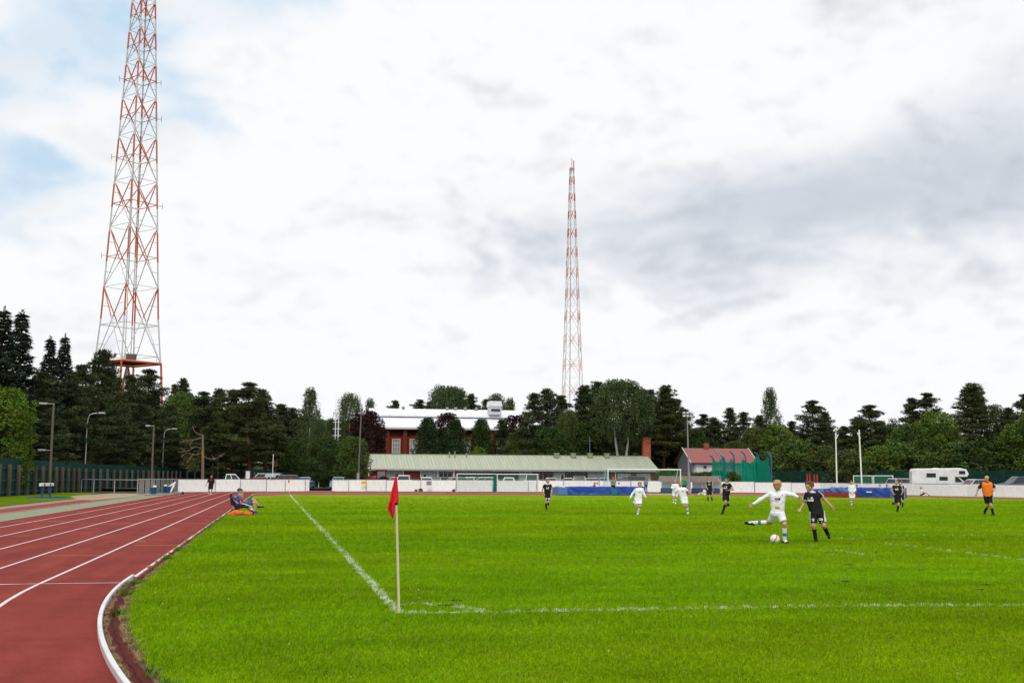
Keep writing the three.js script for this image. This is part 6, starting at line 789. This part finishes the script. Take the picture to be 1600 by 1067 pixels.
function printMat(draw) {
  if (prints[draw]) return prints[draw]; const W = 128, H = 64, c = document.createElement('canvas'); c.width = W; c.height = H; const x = c.getContext('2d'); x.clearRect(0, 0, W, H);
  const D = { bar: () => { x.fillStyle = '#14204a'; x.fillRect(0, 0, W, H); x.fillStyle = '#b01826'; x.fillRect(4, 14, 88, 36); x.fillStyle = '#e9c9cc'; for (let i = 0; i < 6; i++) x.fillRect(12 + i * 13, 24, 8, 16); }, yellow: () => { x.fillStyle = '#e8b400'; x.fillRect(0, 0, W, H); x.fillStyle = '#c07a10'; x.fillRect(24, 22, 80, 20); }, crest: () => { x.fillStyle = '#2a55c0'; x.beginPath(); x.arc(64, 32, 28, 0, 7); x.fill(); }, lines: () => { x.fillStyle = '#8d97b3'; x.fillRect(4, 8, 60, 14); x.fillRect(72, 12, 48, 8); x.fillStyle = '#7fb0b5'; x.fillRect(70, 40, 54, 8); }, eighteen: () => { x.fillStyle = '#f2f2f2'; x.font = 'bold 62px sans-serif'; x.textAlign = 'center'; x.fillText('18', 64, 55); }, plate: () => { x.fillStyle = '#eeeeee'; x.fillRect(6, 6, 116, 52); x.fillStyle = '#999'; for (let i = 0; i < 6; i++) x.fillRect(16 + i * 17, 16, 9, 30); }, bars: () => { x.fillStyle = '#eee'; for (let i = 0; i < 3; i++) { x.beginPath(); x.moveTo(20 + i * 26, 60); x.lineTo(44 + i * 26, 60); x.lineTo(34 + i * 20 + 12, 44 - i * 18); x.lineTo(20 + i * 26, 52 - i * 14); x.fill(); } }, chest: () => { x.fillStyle = '#e6e6e6'; x.fillRect(6, 36, 100, 12); x.fillRect(16, 50, 84, 12); x.beginPath(); x.arc(86, 16, 14, 0, 7); x.fill(); x.fillRect(18, 10, 26, 8); }, chip: () => { x.fillStyle = '#c22a38'; x.fillRect(8, 8, 112, 48); x.fillStyle = '#202a55'; x.fillRect(84, 8, 36, 48); } }; D[draw]();
  const t = new THREE.CanvasTexture(c); t.colorSpace = THREE.SRGBColorSpace; t.wrapS = t.wrapT = THREE.ClampToEdgeWrapping; const m = mat('shirt_print', [.85, .85, .85], { map: t, alphaTest: .5, roughness: .7, side: THREE.DoubleSide }); return prints[draw] = m;
}
const whiteKit = { shirt: WHT, sleeve: 1.5, shorts: WHT, socks: WHT, sockMark: [.08, .16, .55], shoes: BLK }, blackKit = { shirt: BLK, trim: [.62, .63, .66], sleeve: .5, shorts: BLK, sideTrim: [.6, .6, .63], socks: BLK, shoes: BLK };
const blond = [.42, .26, .10], brown = [.12, .07, .035], sandy = [.28, .16, .07], grp = 'players of the match';
person({ label: 'boy in white kit swinging his leg back to kick the ball', at: [1228, 850], h: 1.55, cell: .013, face: -14, look: -10, nod: 38, headH: .25, hair: ['short', blond], kit: whiteKit, group: grp,
  j: { hd: [1217.6, 760, .05], sL: [1207.5, 772.4, .02], sR: [1229, 771.2], eL: [1191.2, 781.8, -.02], wL: [1179.2, 789.4, .04], eR: [1242.3, 774.2, .02], wR: [1249.4, 777.2, .1], hL: [1212.2, 803, 0], hR: [1221.2, 803], kL: [1205.2, 817.4, -.22], aL: [1177.5, 818.6, -.30], tL: [1166.8, 819.2, -.28], kR: [1227.2, 819.6, .1], aR: [1226.6, 845.5, -.02], tR: [1232.5, 848.6, .1] },
  prints: [['shirt', .02, -.13, .125, .05, 'bar'], ['shirt', .02, -.335, .12, .055, 'yellow'], ['shirt', .12, -.04, .05, .045, 'crest'], ['shirt', -.03, -.19, .18, .045, 'lines']] });
person({ label: 'boy in black kit numbered 18 closing in on the kicker', at: [1275.5, 848.5], h: 1.55, cell: .013, face: -22, look: -38, nod: 14, headH: .245, hair: ['short', brown], kit: blackKit, group: grp,
  j: { hd: [1268, 761.2, .04], sL: [1262.8, 773.6, .08], sR: [1280.8, 772, -.06], eL: [1258.6, 788.8, .05], wL: [1253.6, 796, .12], eR: [1291.4, 782, -.12], wR: [1301, 792.2, -.02], hL: [1273.4, 803, .04], hR: [1284, 803, -.04], kL: [1272.6, 821.8, .1], aL: [1275.6, 844.6, 0], tL: [1273.6, 847.4, .14], kR: [1288, 821.6, .05], aR: [1294, 834.6, -.2], tR: [1296, 840.5, -.1] },
  prints: [['shirt', -.01, -.12, .17, .11, 'chest'], ['shortsL', .02, -.5, .12, .1, 'eighteen'], ['shortsR', .0, -.46, .11, .07, 'plate'], ['shortsR', .01, -.64, .05, .04, 'bars']] });
person({ label: 'bald referee in black with an orange bib walking at the right', at: [1546, 806], h: 1.83, cell: .016, face: -28, look: -25, hair: ['bald', [.35, .32, .30]], kit: { shirt: BLK, sleeve: .75, bib: [.82, .19, .02], shorts: BLK, socks: BLK, sockTop: .3, shoes: BLK, sideTrim: [.5, .5, .52] },
  j: { hd: [1545.4, 748, .03], sL: [1538.8, 756.4, .04], sR: [1552, 756.4, -.04], eL: [1532.4, 764.4, .02], wL: [1529.8, 771.8, .08], eR: [1557, 763, -.1], wR: [1555, 766.5, .16], hL: [1542.9, 776], hR: [1549.6, 776], kL: [1546, 789.6, -.05], aL: [1540.8, 799, -.35], tL: [1539.4, 804, -.28], kR: [1549.6, 789.6, .12], aR: [1552.4, 803, .02], tR: [1549, 805.4, .16] } });
person({ label: 'walker in black shirt and shorts on the far running lanes', at: [327, 773.3], h: 1.8, cell: .024, face: 8, hair: ['short', brown], kit: { shirt: BLK, sleeve: .7, shorts: BLK, shoes: [.6, .25, .35], socks: [.7, .7, .7], sockTop: .8 }, prints: [['shirt', 0, -.05, .26, .08, 'chip']],
  j: { hd: [328.8, 745], sL: [325.2, 749.3], sR: [332.2, 749.3], eL: [322.6, 754.4], wL: [320.9, 758.8, .1], eR: [333, 755, -.05], wR: [331.9, 760, .05], hL: [326.4, 760], hR: [330.2, 760], kL: [325.8, 766.3, .1], aL: [325.2, 771, -.1], kR: [329.9, 766, .08], aR: [328.5, 772, .12] } });
const mid = (label, at, hd, sh, el, wr, hp, kn, an, x) => person({ label, at, cell: .019, group: grp, j: { hd, sL: sh[0], sR: sh[1], eL: el[0], eR: el[1], wL: wr[0], wR: wr[1], hL: hp[0], hR: hp[1], kL: kn[0], kR: kn[1], aL: an[0], aR: an[1] }, ...x });
mid('boy in black kit running alone in the middle of the pitch', [853.5, 797], [856, 752.3], [[850.8, 758.6], [860.4, 758.6]], [[847.4, 766, -.05], [862.6, 765, -.05]], [[850, 771.6, .12], [861.9, 770.6, .1]], [[853.4, 774], [857.8, 774]], [[852.8, 784.3, .12], [857.6, 784.6, .15]], [[853.7, 795], [856.5, 788, -.3]], { h: 1.52, face: 6, look: 30, hair: ['short', sandy], kit: blackKit, prints: [['shirt', 0, -.12, .18, .12, 'chest'], ['shortsL', 0, -.5, .1, .08, 'plate'], ['shortsR', 0, -.5, .11, .08, 'plate']] });
mid('boy in white kit running towards the camera left of the far goal post', [996.3, 806], [1000.4, 757.8], [[995, 764.8], [1004.6, 765]], [[988.6, 772.4], [1006.9, 772]], [[984.8, 778.8, .1], [1009.4, 777, .1]], [[995.2, 780.5], [1000.2, 780.5]], [[996.6, 791.4, .1], [1000.4, 791, .16]], [[990.8, 785.4, -.32], [996.6, 803.6]], { h: 1.5, face: 0, hair: ['short', sandy], kit: { ...whiteKit, sockMark: null, shoes: [.03, .25, .22] }, prints: [['shirt', .02, -.12, .09, .05, 'chip']] });
mid('blond boy in white kit leaning into a sprint beside the far goal', [1075, 804.5], [1064.6, 756.6], [[1059.8, 764], [1071, 764]], [[1056.2, 771.2], [1077.2, 769]], [[1056.2, 775.4, .12], [1081.6, 773.8, .05]], [[1066.8, 779.5], [1071.8, 779]], [[1069.8, 790.4, .12], [1074, 791, .1]], [[1067, 787, -.36], [1075, 802.6]], { h: 1.5, face: 16, look: 5, hair: ['short', blond], kit: { ...whiteKit, sleeve: .6, shoes: [.05, .40, .12] }, prints: [['shirt', .0, -.12, .1, .05, 'chip']] });
mid('boy in white kit with orange shoes jogging behind the blond sprinter', [1055, 788.5], [1055.6, 753], [[1051.8, 757.9], [1059.8, 757.9]], [[1050, 762.4], [1061, 762.6]], [[1053, 763.6, .2], [1057.2, 763, .2]], [[1053, 770], [1057.8, 770]], [[1053.2, 777.8, .1], [1056.4, 778, .05]], [[1052.8, 785.2], [1055.8, 787]], { h: 1.5, face: -10, hair: ['short', blond], kit: { ...whiteKit, shoes: [.7, .12, .02] }, cell: .022 });
mid('boy in black kit with orange armband standing near the right shelter', [1110, 783], [1108.8, 749.4], [[1105.2, 754], [1112.8, 754]], [[1104.2, 759.4], [1114.2, 760]], [[1106, 763.8, .12], [1115, 765.6]], [[1106.8, 768.8], [1111.4, 768.8]], [[1106.6, 775, .05], [1112, 775, .04]], [[1106.9, 781.2], [1113, 781.2]], { h: 1.6, face: 4, hair: ['short', sandy], kit: blackKit, cell: .022, prints: [['shirt', 0, -.12, .18, .12, 'chest']] });
mid('boy in black kit striding left in front of the right shelter', [1128.8, 805], [1137.4, 751.6], [[1131.6, 757.4], [1142.2, 757.4]], [[1126.8, 763.4], [1146.4, 765]], [[1127.4, 769.6, .1], [1138.6, 766.6, .2]], [[1132.4, 776.5], [1137.4, 776.5]], [[1134.8, 784.6, .16], [1136.6, 785, .0]], [[1129.4, 801.6], [1138.5, 789, -.36]], { h: 1.6, face: -24, look: -50, hair: ['short', brown], kit: blackKit, prints: [['shirt', 0, -.12, .2, .12, 'chest']] });
mid('boy in white kit jogging in front of the low landing mat', [1332, 790.5], [1332, 754.8], [[1328.6, 760], [1336, 760]], [[1328, 766], [1338, 765.6]], [[1331, 769, .14], [1335.6, 768.6, .14]], [[1330.4, 773.6], [1334.6, 773.6]], [[1330.8, 780.6, .1], [1334.4, 780.6, .1]], [[1331.4, 788.6], [1333.4, 787, -.15]], { h: 1.5, face: 6, hair: ['short', brown], kit: { ...whiteKit, shoes: [.35, .08, .12] }, cell: .021 });
mid('boy in black kit running in front of the thick landing mat', [1403, 801], [1403.3, 755], [[1398.4, 760], [1409, 760.4]], [[1395.4, 766.2], [1412.6, 767]], [[1398.6, 771.4, .15], [1410.8, 771, .1]], [[1401.6, 780], [1406.8, 780]], [[1402.4, 788, .0], [1405, 788, .16]], [[1396.6, 786.6, -.3], [1402.9, 798.8]], { h: 1.55, face: -4, hair: ['short', sandy], kit: blackKit, prints: [['shirt', 0, -.12, .2, .12, 'chest']] });
mid('boy in black kit half hidden behind the running one at the mat', [1411, 793.5], [1408.8, 756.2], [[1405.4, 760.6], [1413.4, 760.6]], [[1404.5, 766], [1415.4, 766]], [[1406, 770, .1], [1414.5, 771]], [[1407.4, 775.5], [1412, 775.5]], [[1408.4, 783, .1], [1411.6, 783.4, .1]], [[1407.5, 787, -.3], [1410.8, 791.6]], { h: 1.55, face: 10, hair: ['short', brown], kit: blackKit, cell: .022 });
// spectators and substitutes
const GRY = [.20, .21, .22], stand = (label, px, py, top, face, kit, hair, o = {}) => { const H = py - top, y = (f) => py - H * f, w = H * .105; person({ label, at: [px, py], h: o.h ?? 1.65, cell: .026, face, hair, kit, j: { hd: [px, y(.925)], sL: [px - w, y(.81)], sR: [px + w, y(.81)], eL: [px - w * 1.35, y(.64)], eR: [px + w * 1.3, y(.64), -.03], wL: [px - w * 1.2, y(.49), .1], wR: [px + w * 1.25, y(.49), .08], hL: [px - w * .52, y(.52)], hR: [px + w * .52, y(.52)], kL: [px - w * .6, y(.28), .03], kR: [px + w * .6, y(.28), .02], aL: [px - w * .65, y(.045)], aR: [px + w * .68, y(.045)] }, ...o }); };
stand('man in grey shirt and dark shorts standing at the blue mat by the goal post', 958.5, 774, 745.4, 200, { shirt: GRY, sleeve: .6, shorts: BLK, shoes: BLK }, ['short', sandy], { look: 160 });
stand('woman in grey top and blue trousers near the wall right of the mat', 1009.5, 768.6, 747.6, 120, { shirt: [.22, .22, .26], sleeve: 1.5, shorts: [.03, .06, .13], shortLen: 1, trousers: 1, shoes: BLK }, ['long', sandy]);
stand('goalkeeper in green shirt behind the two boys in white', 1069.6, 774.4, 745.6, -30, { shirt: [.02, .22, .10], sleeve: 1.5, shorts: BLK, socks: BLK, shoes: BLK }, ['short', brown]);
const sit = (label, px, py, top, side, kit, hair, o = {}) => { const H = (py - top) / .95, y = (f) => py - H * f, d = side * H; person({ label, at: [px, py], h: o.h ?? 1.5, cell: .026, face: side > 0 ? 70 : -70, hair, kit, j: { hd: [px, y(.85)], sL: [px - H * .1, y(.62), -.1], sR: [px + H * .1, y(.62), .12], eL: [px + d * .05 - H * .12, y(.38), -.16], eR: [px + d * .12 + H * .1, y(.38), .2], wL: [px + d * .28, y(.3), -.14], wR: [px + d * .3, y(.3), .18], hL: [px - H * .06, y(.13), -.08], hR: [px + H * .04, y(.13), .1], kL: [px + d * .52, y(.38), -.1], kR: [px + d * .5, y(.34), .14], aL: [px + d * .8, y(.09), -.1], aR: [px + d * .82, y(.08), .16] }, ...o }); };
sit('boy in white sitting on the red track left of the armband boy', 1101, 774.5, 762.8, -1, { shirt: WHT, sleeve: .6, shorts: WHT, socks: WHT, shoes: BLK }, ['short', brown]);
sit('child in white shirt sitting behind the blue mat left of the goal post', 933.5, 769.2, 754.0, 1, { shirt: WHT, sleeve: .6, shorts: BLK, shoes: BLK }, ['short', sandy], { h: 1.7 }); sit('child in black shirt sitting behind the blue mat beside the white one', 929.2, 769, 753.6, -1, { shirt: BLK, sleeve: .6, shorts: BLK, shoes: BLK }, ['short', brown], { h: 1.7 }); sit('child in white shirt sitting behind the blue mat inside the goal', 967.5, 769, 754.0, 1, { shirt: WHT, sleeve: .6, shorts: BLK, shoes: BLK }, ['short', brown], { h: 1.7 });
{ const seatOn = (label, px, kit, side, hair, dy = 0) => sit(label, px, 772.8 + dy, 757.4 + dy, side, kit, hair, { h: 1.6, lift: .0 });
  seatOn('child in pink top sitting behind the low landing mat', 1340, { shirt: [.62, .20, .22], sleeve: 0, shorts: BLK, shoes: BLK }, 1, ['long', brown]); seatOn('child in pale top sitting behind the thick landing mat, left one', 1376, { shirt: [.55, .42, .45], sleeve: .5, shorts: BLK, shoes: BLK }, 1, ['long', sandy], -.4); seatOn('child in black top sitting behind the thick landing mat, right one', 1386.5, { shirt: BLK, sleeve: .4, shorts: BLK, shoes: BLK }, -1, ['long', brown], -.4); }
sit('small boy crouching at the foot of the white wall near the camper', 1440.5, 774.6, 761.6, 1, { shirt: WHT, sleeve: .5, shorts: [.02, .025, .06], shoes: BLK }, ['short', sandy], { h: 1.3 });
for (const [px, label, c] of [[881.5, 'person with pink shirt standing among the cars left of the black four by four', [.5, .25, .27]], [752.5, 'person in dark red shirt standing behind the left training goal', [.28, .02, .04]], [764.5, 'person in dark clothes standing behind the left training goal', [.06, .05, .05]]]) stand(label, px, 765.9, 745.6, 10, { shirt: c, sleeve: .6, shorts: BLK, shoes: BLK }, ['short', brown], { h: 1.75 });
// the seated man in a cap and the child beside him
person({ label: 'seated man in grey cap, blue shirt and denim shorts watching from the touchline', at: [372, 803.5], h: 1.8, cell: .018, face: 88, look: 86, hair: ['cap', [.07, .07, .075]], kit: { shirt: [.03, .14, .42], sleeve: .55, shorts: [.055, .10, .19], shortLen: .92, shoes: [.06, .06, .065], hem: .02 },
  j: { hd: [373.4, 767.8, 0], sL: [371.6, 774.6, .17], sR: [372.4, 774.4, -.17], eL: [376.4, 781.2, .22], eR: [377.6, 781, -.22], wL: [382, 783.8, .12], wR: [382.4, 784, -.08], hL: [371, 789, .1], hR: [371.2, 789, -.1], kL: [395.2, 785.6, .1], kR: [394.2, 781, -.08], aL: [397.4, 799, .12], aR: [403.4, 791.2, .02], tL: [402.4, 802.2, .12], tR: [410, 792, .02] } });
person({ label: 'blond child in purple sleeveless top sitting in front of the man in the cap', at: [374.5, 804.6], h: 1.15, cell: .016, face: 75, headH: .24, hair: ['long', [.40, .25, .11]], kit: { shirt: [.17, .015, .19], sleeve: 0, shorts: BLK, shortLen: .9, shoes: [.5, .05, .16], hem: .0 },
  j: { hd: [375.6, 775.6, .3], sL: [372.9, 780.4, .38], sR: [375.8, 780.4, .22], eL: [375.4, 785, .4], eR: [378, 785, .2], wL: [379.8, 788, .36], wR: [381, 788, .24], hL: [372.6, 790.4, .36], hR: [373.6, 790.2, .24], kL: [384, 790.6, .38], kR: [384.4, 790.4, .24], aL: [391, 799.6, .38], aR: [393, 800, .26], tL: [395.5, 801.8, .38], tR: [398.5, 802, .26] } });
{ const [x, z] = G(375, 805), o = thing('pushchair', 'black pushchair with white piping holding the blond child', 'pushchair', [x, 0, z + .12], -.02); const c = mat('black_nylon', [.018, .018, .02], { roughness: .85 }); mesh('seat', place(poly([[-.2, .26], [.3, .34], [.34, .38], [-.14, .34], [-.3, .72], [-.36, .7]], .42, .015), 0, 0, 0), c, o); for (const k of [-.23, .23]) { mesh('piping', tube([[-.34, .72, k], [-.15, .52, k], [.1, .46, k], [.36, .38, k], [.55, .16, k]], .008, 5), M.white, o); mesh('frame', [rod([-.4, .75, k], [.5, .12, k], .013), rod([-.3, .1, k], [.1, .45, k], .013)], M.black, o); const wf = (wx) => { const w = mesh('wheel', new THREE.TorusGeometry(.085, .022, 6, 18).translate(wx, .105, k), RUBBER, o); mesh('hub', new THREE.CylinderGeometry(.03, .03, .04, 8).rotateX(Math.PI / 2).translate(wx, .105, k), M.grey, w); }; wf(-.3); wf(.45); } }

renderer.render(scene, camera);
